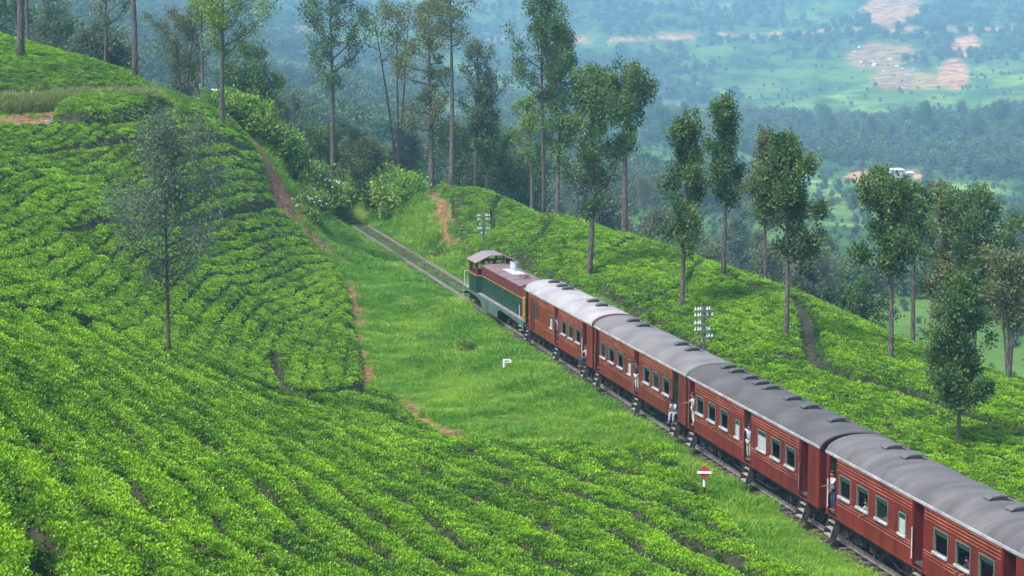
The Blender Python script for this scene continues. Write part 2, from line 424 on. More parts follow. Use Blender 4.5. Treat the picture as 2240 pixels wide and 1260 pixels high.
# --- leaf clumps
def leaf_clump(name, n, rad, ll, lw, m, up=.35, seed=0, flat=.55):
    r = np.random.default_rng(seed); V = []; Fc = []
    for i in range(n):
        th = r.uniform(0, 2*math.pi); ph = math.acos(r.uniform(.05, 1))
        p = np.array([math.sin(ph)*math.cos(th), math.sin(ph)*math.sin(th), math.cos(ph)*flat])*rad*r.uniform(.55, 1)
        d = p/np.linalg.norm(p)*.8 + r.normal(0, .45, 3) + np.array([0, 0, up]); d /= np.linalg.norm(d)
        q = np.cross(d, r.normal(0, 1, 3)); q /= np.linalg.norm(q)
        L = ll*r.uniform(.7, 1.3); w_ = lw*r.uniform(.8, 1.2); b = len(V)
        V += [p, p + d*L*.5 + q*w_, p + d*L, p + d*L*.5 - q*w_]; Fc.append((b, b+1, b+2, b+3))
    return np_mesh(name, V, Fc, m)
def grass_clump(name, n, rad, hh, bw, m, seed=0):
    r = np.random.default_rng(seed); V = []; Fc = []
    for i in range(n):
        a = r.uniform(0, 2*math.pi); q = rad*math.sqrt(r.uniform()); p = np.array([q*math.cos(a), q*math.sin(a), -.03])
        lean = np.array([math.cos(a), math.sin(a), 0])*r.uniform(.1, .8) + np.array([*r.normal(0, .25, 2), 0])
        h = hh*r.uniform(.5, 1.15); s = np.array([-math.sin(a+r.normal()), math.cos(a+r.normal()), 0])*bw
        b = len(V); V += [p - s, p + s, p + lean*h*.35 + np.array([0, 0, h*.65]) + s*.7, p + lean*h*.35 + np.array([0, 0, h*.65]) - s*.7, p + lean*h + np.array([0, 0, h*.95])]
        Fc += [(b, b+1, b+2, b+3), (b+3, b+2, b+4, b+4)]
    me = bpy.data.meshes.new(name); me.from_pydata([tuple(v) for v in V], [], [f if f[2] != f[3] else f[:3] for f in Fc]); me.materials.append(m); return me

def scatter(name, P3, rz, tilt, sc, tint, protos, label=None, cat=None, group=None, kind='stuff', parent=None):
    """one object of many small instances (uncountable growth)"""
    me = bpy.data.meshes.new(name); n = len(P3)
    me.vertices.add(n); me.vertices.foreach_set('co', np.asarray(P3, np.float32).ravel())
    rot = np.stack([tilt[0], tilt[1], rz], -1)
    a = me.attributes.new('rot', 'FLOAT_VECTOR', 'POINT'); a.data.foreach_set('vector', rot.astype(np.float32).ravel())
    set_attr(me, 'scl', sc); set_attr(me, 'tint', tint)
    a = me.attributes.new('pick', 'INT', 'POINT'); a.data.foreach_set('value', rng.integers(0, len(protos), n).astype(np.int32))
    o = link(bpy.data.objects.new(name, me), parent); tag(o, label, cat, group, kind)
    g = bpy.data.node_groups.new(name, 'GeometryNodeTree')
    g.interface.new_socket('Geometry', in_out='INPUT', socket_type='NodeSocketGeometry'); g.interface.new_socket('Geometry', in_out='OUTPUT', socket_type='NodeSocketGeometry')
    N = g.nodes; L = g.links; gi = N.new('NodeGroupInput'); go = N.new('NodeGroupOutput'); jn = N.new('GeometryNodeJoinGeometry')
    def named(nm, tp):
        x = N.new('GeometryNodeInputNamedAttribute'); x.data_type = tp; x.inputs[0].default_value = nm; return x.outputs[0]
    nr, ns, npk = named('rot', 'FLOAT_VECTOR'), named('scl', 'FLOAT'), named('pick', 'INT')
    e2r = N.new('FunctionNodeEulerToRotation'); L.new(nr, e2r.inputs[0])
    for i, pm in enumerate(protos):
        po = bpy.data.objects.get('proto_' + pm.name) or bpy.data.objects.new('proto_' + pm.name, pm)
        oi = N.new('GeometryNodeObjectInfo'); oi.inputs[0].default_value = po; oi.inputs['As Instance'].default_value = True
        cmp = N.new('FunctionNodeCompare'); cmp.data_type = 'INT'; cmp.operation = 'EQUAL'; L.new(npk, cmp.inputs[2]); cmp.inputs[3].default_value = i
        io = N.new('GeometryNodeInstanceOnPoints'); L.new(gi.outputs[0], io.inputs['Points']); L.new(cmp.outputs[0], io.inputs['Selection'])
        L.new(oi.outputs['Geometry'], io.inputs['Instance']); L.new(e2r.outputs[0], io.inputs['Rotation']); L.new(ns, io.inputs['Scale'])
        L.new(io.outputs[0], jn.inputs[0])
    L.new(jn.outputs[0], go.inputs[0])
    md = o.modifiers.new('growth', 'NODES'); md.node_group = g
    return o

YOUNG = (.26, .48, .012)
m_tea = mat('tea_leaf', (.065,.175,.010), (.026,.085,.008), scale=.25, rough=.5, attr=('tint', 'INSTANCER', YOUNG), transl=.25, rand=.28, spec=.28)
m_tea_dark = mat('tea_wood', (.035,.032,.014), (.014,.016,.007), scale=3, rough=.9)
m_grass = mat('grass_blade', (.15,.37,.018), (.085,.23,.013), scale=.3, rough=.55, attr=('tint', 'INSTANCER', (.27,.45,.03)), transl=.35, rand=.25)
TEA = [leaf_clump('tea_sprig_%d' % i, 24, .19, .080, .026, m_tea, seed=i, flat=.4, up=.5) for i in range(4)]
TEAF = [leaf_clump('tea_tuft_%d' % i, 12, .24, .22, .075, m_tea, seed=20+i) for i in range(3)]
GRS = [grass_clump('grass_tuft_%d' % i, 20, .24, .32, .014, m_grass, seed=i) for i in range(4)]

# --- tea: dark woody mass below, sprigs over it, one object per field
NY2, NX2 = 620, 520
cx_, cy_ = polar(24, 225, NY2, .42, NX2)
ch, cg, cz_ = canopy(cx_, cy_)
cH = H0(cx_, cy_)
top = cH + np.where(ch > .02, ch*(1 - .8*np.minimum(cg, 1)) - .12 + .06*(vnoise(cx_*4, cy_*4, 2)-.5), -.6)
gf = grid_faces(NY2, NX2)
FIELDS = {1: 'tea_field', 2: 'tea_field', 3: 'tea_field', 4: 'tea_hedge'}
FLAB = {1: ('broad tea slope left of the railway, bushes in curving furrows', 'tea field'),
        2: ('tea covered knoll on the far side of the train', 'tea field'),
        3: ('small tea slope at the upper left above the bank of long grass', 'tea field'),
        4: ('rounded clipped tea hedge beside the sandy path at upper left', 'tea hedge')}
def sample_field(dens, y0, y1, r0, r1, accept, n_est):
    """points spread with a density (per square metre) that may vary with distance"""
    N_ = int(n_est); u = rng.uniform(0, 1, N_); Y = y0*(y1/y0)**u; rr = rng.uniform(r0, r1, N_); X = rr*Y
    # probability weight of (u, r) sampling: area element = Y^2 * ln(y1/y0) * (r1-r0)
    per = Y**2*math.log(y1/y0)*(r1-r0)/N_                 # area represented by each candidate
    k = rng.uniform(0, 1, N_) < dens(Y)*per
    X, Y = X[k], Y[k]; a = accept(X, Y); return X[a], Y[a]
def tea_dens(Y): return np.clip(66*(55/Y)**.6, 30, 76)
NC = 900000
u_ = rng.uniform(0, 1, NC)
sx, sy = sample_field(tea_dens, 26, 222, -.33, .33, lambda X, Y: np.ones(len(X), bool), 3000000)
sh, sg, szn = canopy(sx, sy)
print('tea candidates', len(sx))
keep = (sh > .08) & (rng.uniform(0, 1, len(sx)) > np.where(sg > 1.15, 1.0, np.minimum((sg-.1)*1.1, .55)))
sx, sy, sh, sg, szn = sx[keep], sy[keep], sh[keep], sg[keep], szn[keep]
sH = H0(sx, sy); print('tea sprigs', len(sx))
for k in (1, 2, 3, 4):
    sel = (cz_ == k) & (ch > .02)
    q = sel.ravel()[gf].any(1); used = np.unique(gf[q]); idx = -np.ones(sel.size, int); idx[used] = np.arange(len(used))
    V = np.stack([cx_.ravel()[used], cy_.ravel()[used], top.ravel()[used]], -1)
    me = np_mesh('tea_base', V, idx[gf[q]], m_tea_dark, True)
    root = empty('tea_field' if k < 4 else 'tea_hedge', (0, 0, 0)); tag(root, FLAB[k][0], FLAB[k][1], None, 'stuff' if k < 4 else None)
    base = tag(link(bpy.data.objects.new('bush_wood', me), root), kind='stuff')
    s_ = szn == k; n = int(s_.sum()); X, Y = sx[s_], sy[s_]
    Z = sH[s_] + sh[s_]*(1 - .75*np.minimum(sg[s_], 1)) - .10 + rng.normal(0, .03, n)
    dist_sc = np.clip((Y/55)**.15, .85, 1.12)
    tint = np.clip(.50 + .8*(fbm(X*.35, Y*.35, 71)-.5) + .75*(vnoise(X*1.9, Y*1.9, 73)-.5) + rng.normal(0, .2, n), 0, 1)*np.clip(1.1-2.2*sg[s_], 0, 1)  # older leaves darker towards furrows; furrow shade painted into this colour too
    nearm = rng.uniform(0, 1, n) < 2
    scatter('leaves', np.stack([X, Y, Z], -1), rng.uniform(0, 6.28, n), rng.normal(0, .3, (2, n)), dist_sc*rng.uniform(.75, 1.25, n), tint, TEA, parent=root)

# --- grass verge
GX, GY = sample_field(lambda Y: np.clip(34*(80/Y)**1.2, 9, 46), 55, 225, -.3, .33, lambda X, Y: np.ones(len(X), bool), 1500000)
h_, g_, z_ = canopy(GX, GY); so_, oo_ = track_so(GX, GY); soil = soil_amount(GX, GY)
patch = fbm(GX*.5, GY*.5, 91)
near_tr = 1 - sstep(1.2, 2.6, np.abs(oo_))
k = (h_ <= .05) & (rng.uniform(0, 1, len(GX)) > soil*1.0) & (np.abs(oo_) > .95 + .6*vnoise(GX, GY, 3)) & (GY < 218)
k |= (h_ <= .05) & (np.abs(oo_) < 1.9) & (so_ > 28) & (so_ < 104) & (rng.uniform(0, 1, len(GX)) < .42) & (np.abs(np.abs(oo_)-.84) > .16)
GX, GY, so_, oo_, patch = GX[k], GY[k], so_[k], oo_[k], patch[k]; n = len(GX); print('grass', n)
hsc = np.clip(.68 + 2.2*(patch-.48), .35, 1.4) + .55*np.exp(-((np.abs(oo_)-3.2)/1.2)**2)*(vnoise(GX*.8, GY*.8, 6)*1.0)
hsc = np.where(np.abs(oo_) < 1.3, .40, hsc)*np.clip((GY/80)**.5, .9, 1.6)
tint = np.clip(.35 + 2.0*(fbm(GX*.30, GY*.30, 95)-.5) + rng.normal(0, .2, n), 0, 1)
scatter('verge_grass', np.stack([GX, GY, H0(GX, GY) + .02 + .10*(np.abs(oo_) < 1.3)], -1), rng.uniform(0, 6.28, n), rng.normal(0, .12, (2, n)), hsc*rng.uniform(.8, 1.2, n), tint, GRS,
        'green grass growing on the banks along the railway', 'grass')
# ------------------------------------------------------------------ the valley and the mountain side beyond
def far(D): return D if D < 260 else 260 + (D-260)*2.6      # survey distances of the far ground
FS = 2.4
VP_ = []
for a in [(2000,700,262),(2240,800,230),(1850,600,345),(1800,500,420),(2000,560,350),(2200,480,420),(1900,430,480),(1965,388,520),(2240,375,540),
          (2200,430,470),(1700,400,500),(1800,330,600),(2100,300,620),(1500,330,650),(1700,240,780),(2100,250,740),(1500,250,800),(2240,200,800),(1900,180,850),
          (1000,150,850),(800,260,600),(700,330,430),(900,330,430),(1200,330,480),(1400,450,380),(1200,420,340),(500,150,480),(300,150,380),(0,60,420),(300,60,600),
          (1500,90,1000),(2240,68,1000),(1080,90,1000),(700,60,850),(1500,0,1180),(2240,0,1150),(700,0,1000),(300,0,900),(0,0,800),(1000,240,640),(1600,560,330)]:
    VP_.append(at_Y(a[0], a[1], far(a[2])))
for x in (-900, -450, 0, 450, 900): VP_ += [(x*2, 3700, 190)]
for x, y, z in [(400,400,-45),(800,1100,-60),(1100,2100,20),(-400,400,25),(-800,1100,60),(-1100,2100,110),(150,200,-24),(60,190,-32),(0,220,-30),(-60,260,-20),(-120,240,-8),(230,240,-26)]: VP_.append((x, y, z))
valley_h = TPS(VP_, lam=.01, scale=600.0)
def HV(X, Y):
    b = (fbm(X/100., Y/140., 201, 4)-.5)*np.clip(Y/100-2.0, 0, 22)*2.2
    return valley_h(X, Y) + b
vx, vy = polar(165, 3700, 480, .52, 520)
vz = HV(vx, vy)
vpx, vpy = to_px(vx, vy, vz)
wob = (fbm(vx/33., vy/70., 301, 3)-.5)
def blob(cx, cyy, rx, ry, n=26.0): return 1 - sstep(.75, 1.1, np.sqrt(((vpx-cx)/rx)**2 + ((vpy-cyy)/ry)**2) + wob*.7)
woods = sstep(.44, .53, fbm(vx/120., vy/170., 401, 4))
woods = np.maximum(woods*(1 - blob(1900,210,420,80))*(1-blob(1980,470,330,105)), blob(1900,318,420,34))
woods = np.maximum(woods, blob(1350,50,420,40)*.9); woods = np.maximum(woods, blob(1420,175,170,60)*.8)
woods = np.maximum(woods, blob(820,230,120,60)*.7)*(1-blob(1900,600,120,50)*.8)
clay = np.maximum.reduce([blob(1945,25,70,42)*.9, blob(2110,110,38,26), blob(2085,165,36,34), blob(1930,130,75,26)*.6, blob(1975,172,80,26)*.6, blob(2010,188,60,9)*.7,
                          blob(1885,390,36,14), blob(1985,388,45,9), blob(2190,370,60,6)])
road_y = np.interp(vpx, [1040,1200,1400,1700,1900,2240], [92,93,88,78,72,70])
clay = np.maximum(clay, (1 - sstep(2.2, 5.0, np.abs(vpy - road_y + wob*6)))*.85*(vpx > 1060))
clay = np.maximum(clay, (np.abs(vpy-(70-(vpx-600)*.02)) < 3)*(vpx < 700)*.5)
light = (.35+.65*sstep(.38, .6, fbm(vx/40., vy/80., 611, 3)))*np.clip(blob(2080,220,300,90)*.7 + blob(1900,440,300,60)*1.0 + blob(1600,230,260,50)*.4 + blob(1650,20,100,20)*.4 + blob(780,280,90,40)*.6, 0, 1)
def valley_material():
    m = bpy.data.materials.new('hills'); m.use_nodes = True; n = m.node_tree.nodes; l = m.node_tree.links; b = n['Principled BSDF']
    b.inputs['Roughness'].default_value = 1; b.inputs['Specular IOR Level'].default_value = .1
    tc = n.new('ShaderNodeTexCoord')
    def noise(sc, d=5, st=None):
        x = n.new('ShaderNodeTexNoise'); x.inputs['Scale'].default_value = sc*.45; x.inputs['Detail'].default_value = d
        mp = n.new('ShaderNodeMapping'); mp.inputs['Scale'].default_value = st or (1, 1, 1); l.new(tc.outputs['Object'], mp.inputs[0]); l.new(mp.outputs[0], x.inputs['Vector']); return x.outputs['Fac']
    def ramp(f, a, c, p=(.35, .65)):
        x = n.new('ShaderNodeValToRGB'); x.color_ramp.elements[0].color = (*a, 1); x.color_ramp.elements[1].color = (*c, 1)
        x.color_ramp.elements[0].position, x.color_ramp.elements[1].position = p; l.new(f, x.inputs[0]); return x.outputs[0]
    def mix(f, a, c):
        x = n.new('ShaderNodeMixRGB'); l.new(f, x.inputs[0]); l.new(a, x.inputs[1]); l.new(c, x.inputs[2]); return x.outputs[0]
    def attr(a):
        x = n.new('ShaderNodeAttribute'); x.attribute_name = a; return x.outputs['Fac']
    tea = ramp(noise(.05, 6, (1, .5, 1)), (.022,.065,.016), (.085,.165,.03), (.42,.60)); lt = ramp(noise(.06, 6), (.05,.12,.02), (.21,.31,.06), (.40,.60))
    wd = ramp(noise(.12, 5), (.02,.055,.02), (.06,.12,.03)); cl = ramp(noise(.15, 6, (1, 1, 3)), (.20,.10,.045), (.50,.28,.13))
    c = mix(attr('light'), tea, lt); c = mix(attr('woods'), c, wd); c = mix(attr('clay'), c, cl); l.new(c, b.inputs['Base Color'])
    bp = n.new('ShaderNodeBump'); bp.inputs['Strength'].default_value = 1; bp.inputs['Distance'].default_value = 6
    l.new(noise(.15, 8), bp.inputs['Height']); l.new(bp.outputs[0], b.inputs['Normal'])
    return m
vm = np_mesh('hills', np.stack([vx, vy, vz + woods*fbm(vx/12., vy/16., 7)*7], -1).reshape(-1, 3), grid_faces(*vx.shape), valley_material(), True)
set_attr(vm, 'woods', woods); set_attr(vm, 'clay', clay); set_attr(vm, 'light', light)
tag(link(bpy.data.objects.new('hills', vm)), kind='structure')

# haze: one closed box of even air
hz = MB(); hz.box(-2200, 2200, -60, 3900, -110, 240)
m_haze = bpy.data.materials.new('haze'); m_haze.use_nodes = True; n_ = m_haze.node_tree.nodes; n_.remove(n_['Principled BSDF'])
pv = n_.new('ShaderNodeVolumePrincipled'); pv.inputs['Color'].default_value = (.36, .70, .93, 1); pv.inputs['Density'].default_value = .00029; pv.inputs['Anisotropy'].default_value = -.1
m_haze.node_tree.links.new(pv.outputs[0], n_['Material Output'].inputs['Volume'])
tag(hz.build('haze', m_haze), kind='stuff')

# ------------------------------------------------------------------ trees
LEAFC = {
 'deep':  mat('leaf_deep', (.045,.12,.028), (.018,.055,.016), scale=.5, rough=.6, attr=('tint', 'GEOMETRY', (.14,.22,.05)), transl=.3, rand=.15, spec=.3),
 'fresh': mat('leaf_fresh', (.13,.25,.04), (.06,.15,.03), scale=.5, rough=.6, attr=('tint', 'GEOMETRY', (.30,.42,.05)), transl=.35, rand=.15, spec=.3),
 'shrub': mat('leaf_shrub', (.14,.30,.03), (.07,.17,.022), scale=.5, rough=.6, attr=('tint', 'GEOMETRY', (.27,.42,.05)), transl=.4, rand=.15, spec=.3),
 'olive': mat('leaf_olive', (.09,.15,.05), (.045,.085,.035), scale=.5, rough=.6, attr=('tint', 'GEOMETRY', (.22,.22,.07)), transl=.3, rand=.15, spec=.3),
 'grey':  mat('leaf_grey', (.10,.15,.09), (.06,.10,.06), scale=.5, rough=.7, attr=('tint', 'GEOMETRY', (.17,.23,.13)), transl=.4, rand=.15, spec=.3)}
m_bark = mat('bark', (.11,.085,.07), (.04,.032,.028), scale=2.5, rough=.95, bump=.6, stretch=(3, 3, .6), rand=.25, c3=(.20,.19,.18), scale3=5, amt3=.5)

def crown_leaves(cl, n, size, m, seed, flat=.75):
    """many small leaf sprays gathered round twig ends; cl rows: x,y,z,r,tint"""
    r = np.random.default_rng(seed); cl = np.asarray(cl, float); wgt = cl[:, 3]**2; wgt = wgt/wgt.sum()
    k = r.choice(len(cl), n, p=wgt); c = cl[k]
    d = r.normal(0, .52, (n, 3)); p = c[:, :3] + d*c[:, 3:4]*np.array([1, 1, 1.15])
    a = d*.7 + r.normal(0, .5, (n, 3)) + np.array([0, 0, .35]); a /= np.linalg.norm(a, axis=1)[:, None]
    b = np.cross(a, r.normal(0, 1, (n, 3))); b /= np.linalg.norm(b, axis=1)[:, None]
    L = size*r.uniform(.6, 1.4, (n, 1)); w_ = L*r.uniform(.22, .38, (n, 1))
    V = np.stack([p, p + a*L*.5 + b*w_, p + a*L, p + a*L*.5 - b*w_], 1).reshape(-1, 3)
    me = np_mesh('leaves', V, np.arange(4*n).reshape(-1, 4), m)
    t = np.clip(c[:, 4] + r.normal(0, .15, n), 0, 1); set_attr(me, 'tint', np.repeat(t, 4)); return me

def tree_meshes(H, cb, cw, r0, kind='deep', nl=5000, leaf=.30, shape='oval', fork=0, lean=0.0, seed=0, stems=1, density=1.0, cr=.50, skew=0.0):
    """H height, cb height of the crown's base, cw crown half width, r0 trunk radius"""
    r = random.Random(seed); tb = MB(); cl = []
    top_pts = []
    def env(t):                                     # crown half width along its height 0..1
        if shape == 'oval': return math.sin(math.pi*min(1, .12+.88*t)**.85)**.8*cw
        if shape == 'spire': return cw*(1-t)**.7*min(1, .45+3*t)
        if shape == 'vase': return cw*(.35+.75*t)*(1 if t < .8 else max(.1, (1-t)/.2)**.5)
        if shape == 'layered': return cw*(.5+.5*abs(math.sin(t*9+seed)))*(1-.55*t)
        return cw
    for st in range(stems):
        an = 2*math.pi*st/max(1, stems) + r.uniform(0, 1); sp = (.0 if stems == 1 else .10*H)
        pts = []; n = 9; bx, by = r.uniform(-1, 1)*.012*H, r.uniform(-1, 1)*.012*H
        for i in range(n+1):
            t = i/n; q = t**1.3
            pts.append((math.cos(an)*sp*q + lean*H*q + math.sin(t*5+seed)*bx, math.sin(an)*sp*q + math.cos(t*4+seed)*by, -.4 + (H*.97+.4)*t))
        rad = [r0*(1.25 if i == 0 else 1)*(1-.86*(i/n)**1.15)/(1 if stems == 1 else 1.4) for i in range(n+1)]
        tb.tube(pts, rad, 7)
        def trunk_at(z):
            t = min(.999, max(0, (z+.4)/(H*.97+.4)))*n; i = int(t); f = t-i
            a, b = pts[i], pts[i+1]; return [a[k]+(b[k]-a[k])*f for k in range(3)], rad[i]*(1-f)+rad[i+1]*f
        nlimb = max(6, int((7+1.15*(H-cb))/stems**.6))
        for j in range(nlimb):
            t = (j+r.random()*.9)/nlimb; z = cb + (H-cb)*t*.90
            o, rr = trunk_at(z); a = j*2.4+seed+r.uniform(-.5, .5); e = env(t)*r.choice((.4,.65,.9,1.15,1.4))*r.uniform(.85, 1.1)
            rise = e*r.uniform(.5, 1.15) if shape != 'layered' else e*r.uniform(.05, .5)
            end = [o[0]+math.cos(a)*e*(1+skew*math.cos(a)), o[1]+math.sin(a)*e, min(H*.99, o[2]+rise)]
            mid = [(o[0]*.4+end[0]*.6), (o[1]*.4+end[1]*.6), o[2]*.62+end[2]*.38]
            lr = min(rr*.62, .045+.022*e)
            tb.tube([o, mid, end], [lr, lr*.6, lr*.2], 4, cap=False)
            ntw = 5 + int(e*2.8)
            for q in range(ntw):
                f = 1.05-.85*r.random()**1.4; g = min(1, f/.6); bx_ = [(o[k]*(1-g)+mid[k]*g if f < .6 else mid[k]*(1-(f-.6)/.4)+end[k]*(f-.6)/.4) for k in range(3)]
                s = .16+.17*e*(1.15-f)
                c = [bx_[0]+r.gauss(0, s), bx_[1]+r.gauss(0, s), bx_[2]+r.gauss(0, s*.6)+.22]
                if q % 2 == 0: tb.tube([bx_, c], [lr*.25, lr*.1], 3, cap=False)
                cl.append((*c, cr*r.uniform(.45, 1.15)*(cw/2.2)**.45, r.uniform(0, .8)))
        if shape in ('oval', 'spire', 'vase') and not stems > 2:      # upright leaders that give the top its tufts
            for q in range(2 + int(cw*1.1)):
                z0 = cb + (H-cb)*r.uniform(.25, .75); o, rr = trunk_at(z0); a = r.uniform(0, 6.28); e = cw*r.uniform(.15, .75); zt = min(H*1.01, z0 + (H-cb)*r.uniform(.28, .5))
                end = (o[0]+math.cos(a)*e, o[1]+math.sin(a)*e, zt); mid = (o[0]+math.cos(a)*e*.75, o[1]+math.sin(a)*e*.75, z0+(zt-z0)*.4)
                tb.tube([o, mid, end], [rr*.5, rr*.3, .01], 4, cap=False)
                for k_ in range(9):
                    f = k_/8.5; cl.append((mid[0]*(1-f)+end[0]*f+r.gauss(0, .12), mid[1]*(1-f)+end[1]*f+r.gauss(0, .12), mid[2]*(1-f)+end[2]*f, cr*(.72-.42*f)*(cw/2.2)**.3, r.uniform(0, .9)))
        for q in range(5): cl.append((pts[-1][0]+r.gauss(0, .2), pts[-1][1]+r.gauss(0, .2), H-.2-q*.35, cr*.55, r.uniform(.2, .8)))
    cl = [c for c in cl if r.random() < density]
    return tb.mesh('trunk', m_bark, True), crown_leaves(cl, int(nl*2.2), leaf*.58, LEAFC[kind], seed)

TREE_BY = {}
def make_tree(name, label, px, py, top, half, depth=None, group=None, cat='tree', rad_px=6, base_fn=None, cb=.5, rz=None, xoff=0, **kw):
    """base seen at (px,py); the crown top seen at 'top'; half width and trunk radius in photograph pixels"""
    if depth is None: X, Y = hit([(px, py)])[0]
    else: X, Y, _ = at_Y(px, py, depth)
    Z = float(H0(np.array([X]), np.array([Y]))[0]) if base_fn is None else float(base_fn(np.array([X]), np.array([Y]))[0])
    px2, py2 = to_px(X, Y, Z); k = Y/F
    H = (py2-top)*k
    t, l = tree_meshes(H, H*cb, half*k*1.14, rad_px*k, **kw)
    root = empty(name, (X, Y, Z-.05), 0 if rz is None else rz); tag(root, label, cat, group)
    link(bpy.data.objects.new('trunk', t), root); link(bpy.data.objects.new('crown', l), root); return root

T_ = make_tree
# trees standing on the tea slopes, nearest first
T_('tree', 'thin airy tree with a faint grey crown alone in the left tea field', 370,800,235,88, cb=.30, kind='grey', nl=7000, leaf=.24, shape='oval', seed=3, rad_px=5.0, density=.95, cr=.72)
T_('tree', 'tall bare trunk rising out of the small upper left tea slope', 48,139,-420,110, cb=.66, kind='deep', seed=5, rad_px=9, nl=3000)
T_('tree', 'bare reddish trunk beside the tip of the upper left tea slope', 296,186,-400,110, cb=.66, kind='deep', seed=6, rad_px=7, nl=3000, lean=-.03)
T_('tree', 'tree with bright yellow green crown at the top of the red hill path', 490,292,-75,88, cb=.45, kind='fresh', shape='oval', seed=7, rad_px=6, nl=5200, leaf=.34)
T_('tree', 'straight trunk with narrow crown on the crest of the tea knoll', 988,402,-60,75, cb=.66, kind='olive', shape='layered', seed=12, rad_px=6.5, nl=3600)
T_('tree', 'tall slim pale trunk with dark crown of upright tufts on the knoll crest', 1187,461,-55,62, cb=.46, kind='deep', shape='oval', seed=14, rad_px=5, nl=6000)
T_('tree', 'round green tree directly above the first carriage roof', 1291,616,140,54, cb=.30, kind='deep', shape='oval', seed=15, rad_px=7, nl=5600, leaf=.33)
T_('tree', 'forked thick trunk with spreading green crown left of the ridge dip', 1366,529,150,68, cb=.46, kind='deep', shape='vase', seed=16, rad_px=8, nl=6000, leaf=.33, fork=1)
T_('tree', 'tree with conical crown growing behind the insulator laden telegraph pole', 1495,691,238,58, cb=.30, kind='deep', shape='spire', seed=17, rad_px=6, nl=6400)
T_('tree', 'dark narrow tree on the ridge line between two broader ones', 1583,611,205,46, cb=.40, kind='deep', shape='oval', seed=18, rad_px=6, nl=6000, stems=1)
T_('tree', 'full dark green tree with long bare trunk beside the vertical furrow', 1717,759,285,62, cb=.38, kind='deep', shape='oval', seed=19, rad_px=6.5, nl=7600, leaf=.32)
T_('tree', 'tall tree with leaning left branch on the right end of the ridge', 1946,809,385,70, cb=.44, kind='deep', shape='oval', seed=20, rad_px=7, nl=6400, leaf=.33, skew=-.25)
T_('tree', 'second straight trunk just right of the tall right ridge tree', 1996,757,400,50, cb=.52, kind='deep', shape='oval', seed=21, rad_px=6, nl=4200)
T_('tree', 'bushy tree in two tiers nearest to the last carriage', 2093,1003,585,72, cb=.24, kind='deep', shape='layered', seed=22, rad_px=5.5, nl=8200, leaf=.27)
# trees rooted just behind the crests
def behind(lab, px, top, half, dep, **kw):
    X, Y, _ = at_Y(px, 300, dep); Z = float(H0(np.array([X]), np.array([Y]))[0]); _, by = to_px(X, Y, Z)
    return T_('tree', lab, px, float(by), top, half, depth=dep, **kw)
behind('tall tree with open pale crown in the gap right of the hill path', 728,-45,66,212, cb=.42, kind='deep', shape='oval', seed=9, rad_px=6.5, nl=4600, leaf=.38, density=.75)
behind('small round tree at the foot of the tall open crowned tree', 700,285,48,215, cb=.40, kind='deep', shape='oval', seed=10, rad_px=4, nl=2600, leaf=.38)
behind('leaning double trunk tree with thin orange tinged crown', 872,15,70,216, cb=.66, kind='olive', shape='vase', seed=11, rad_px=5, nl=2800, leaf=.36, stems=3, lean=-.03, density=.7)
behind('broad olive crowned tree behind the knoll left of the straight trunk', 942,-35,62,205, cb=.30, kind='olive', shape='layered', seed=13, rad_px=7, nl=5600, leaf=.36)
behind('grey trunk with pale branching crown behind the knoll crest', 1043,90,52,205, cb=.48, kind='grey', shape='oval', seed=23, rad_px=5.5, nl=3600, leaf=.36)
behind('short dark tree with narrow drooping crown behind the knoll crest', 1064,185,36,205, cb=.40, kind='deep', shape='oval', seed=24, rad_px=5, nl=4200, leaf=.36)
behind('slender tree with light green crown left of the tallest pair', 1160,200,36,195, cb=.5, kind='fresh', shape='oval', seed=25, rad_px=5.5, nl=2600, leaf=.36)
behind('dark dense column shaped tree, right one of the tallest pair', 1222,45,42,185, cb=.40, kind='deep', shape='oval', seed=26, rad_px=6, nl=7000, leaf=.36)
behind('slim tree with hazy crown behind the full dark green tree', 1672,275,40,150, cb=.45, kind='olive', shape='spire', seed=27, rad_px=5, nl=4200)
behind('wide crowned tree behind the two tiered tree at the right', 2125,400,80,125, cb=.36, kind='deep', shape='oval', seed=28, rad_px=6, nl=9500)
behind('dark conical tree between the right ridge trunk and the wide crowned tree', 2060,392,56,128, cb=.30, kind='olive', shape='spire', seed=29, rad_px=6, nl=6000)
behind('tree with several slender stems from one foot at the right edge', 2205,560,60,108, cb=.45, kind='olive', shape='vase', seed=30, rad_px=5.5, nl=3600, stems=5)
behind('low dark tree peeping over the ridge beside the white roofed shed', 1880,590,40,150, cb=.22, kind='deep', shape='oval', seed=31, rad_px=5, nl=4200, leaf=.35)
behind('small dark tree low behind the ridge left of the leaning branch', 1840,610,30,155, cb=.25, kind='deep', shape='oval', seed=32, rad_px=4, nl=2600, leaf=.35)
behind('dim tree low behind the ridge right of the full dark tree', 1760,560,36,150, cb=.3, kind='grey', shape='oval', seed=33, rad_px=4, nl=3000, leaf=.35)
behind('thin trunk behind the upper left tea slope', 66,-220,60,185, cb=.6, kind='deep', shape='oval', seed=34, rad_px=5, nl=2600)
behind('slight tree with light twiggy crown behind the upper left slope', 110,-40,42,190, cb=.35, kind='grey', shape='oval', seed=35, rad_px=3.5, nl=1800, density=.7)
behind('straight grey trunk behind the upper left slope between two thicker trunks', 233,-160,62,185, cb=.45, kind='olive', shape='oval', seed=36, rad_px=4.5, nl=3600, density=.8)
behind('olive green crowned tree on two spreading stems left of the hill path top', 408,20,62,185, cb=.35, kind='olive', shape='vase', seed=37, rad_px=4.5, nl=4600, stems=2)
behind('thin straight trunk standing where the red path crosses the hill top', 445,-90,46,182, cb=.55, kind='fresh', shape='oval', seed=38, rad_px=4, nl=2600)
behind('dense rounded dark tree behind the bushes of the hill path', 562,85,58,200, cb=.25, kind='deep', shape='oval', seed=39, rad_px=5, nl=6500, leaf=.36)
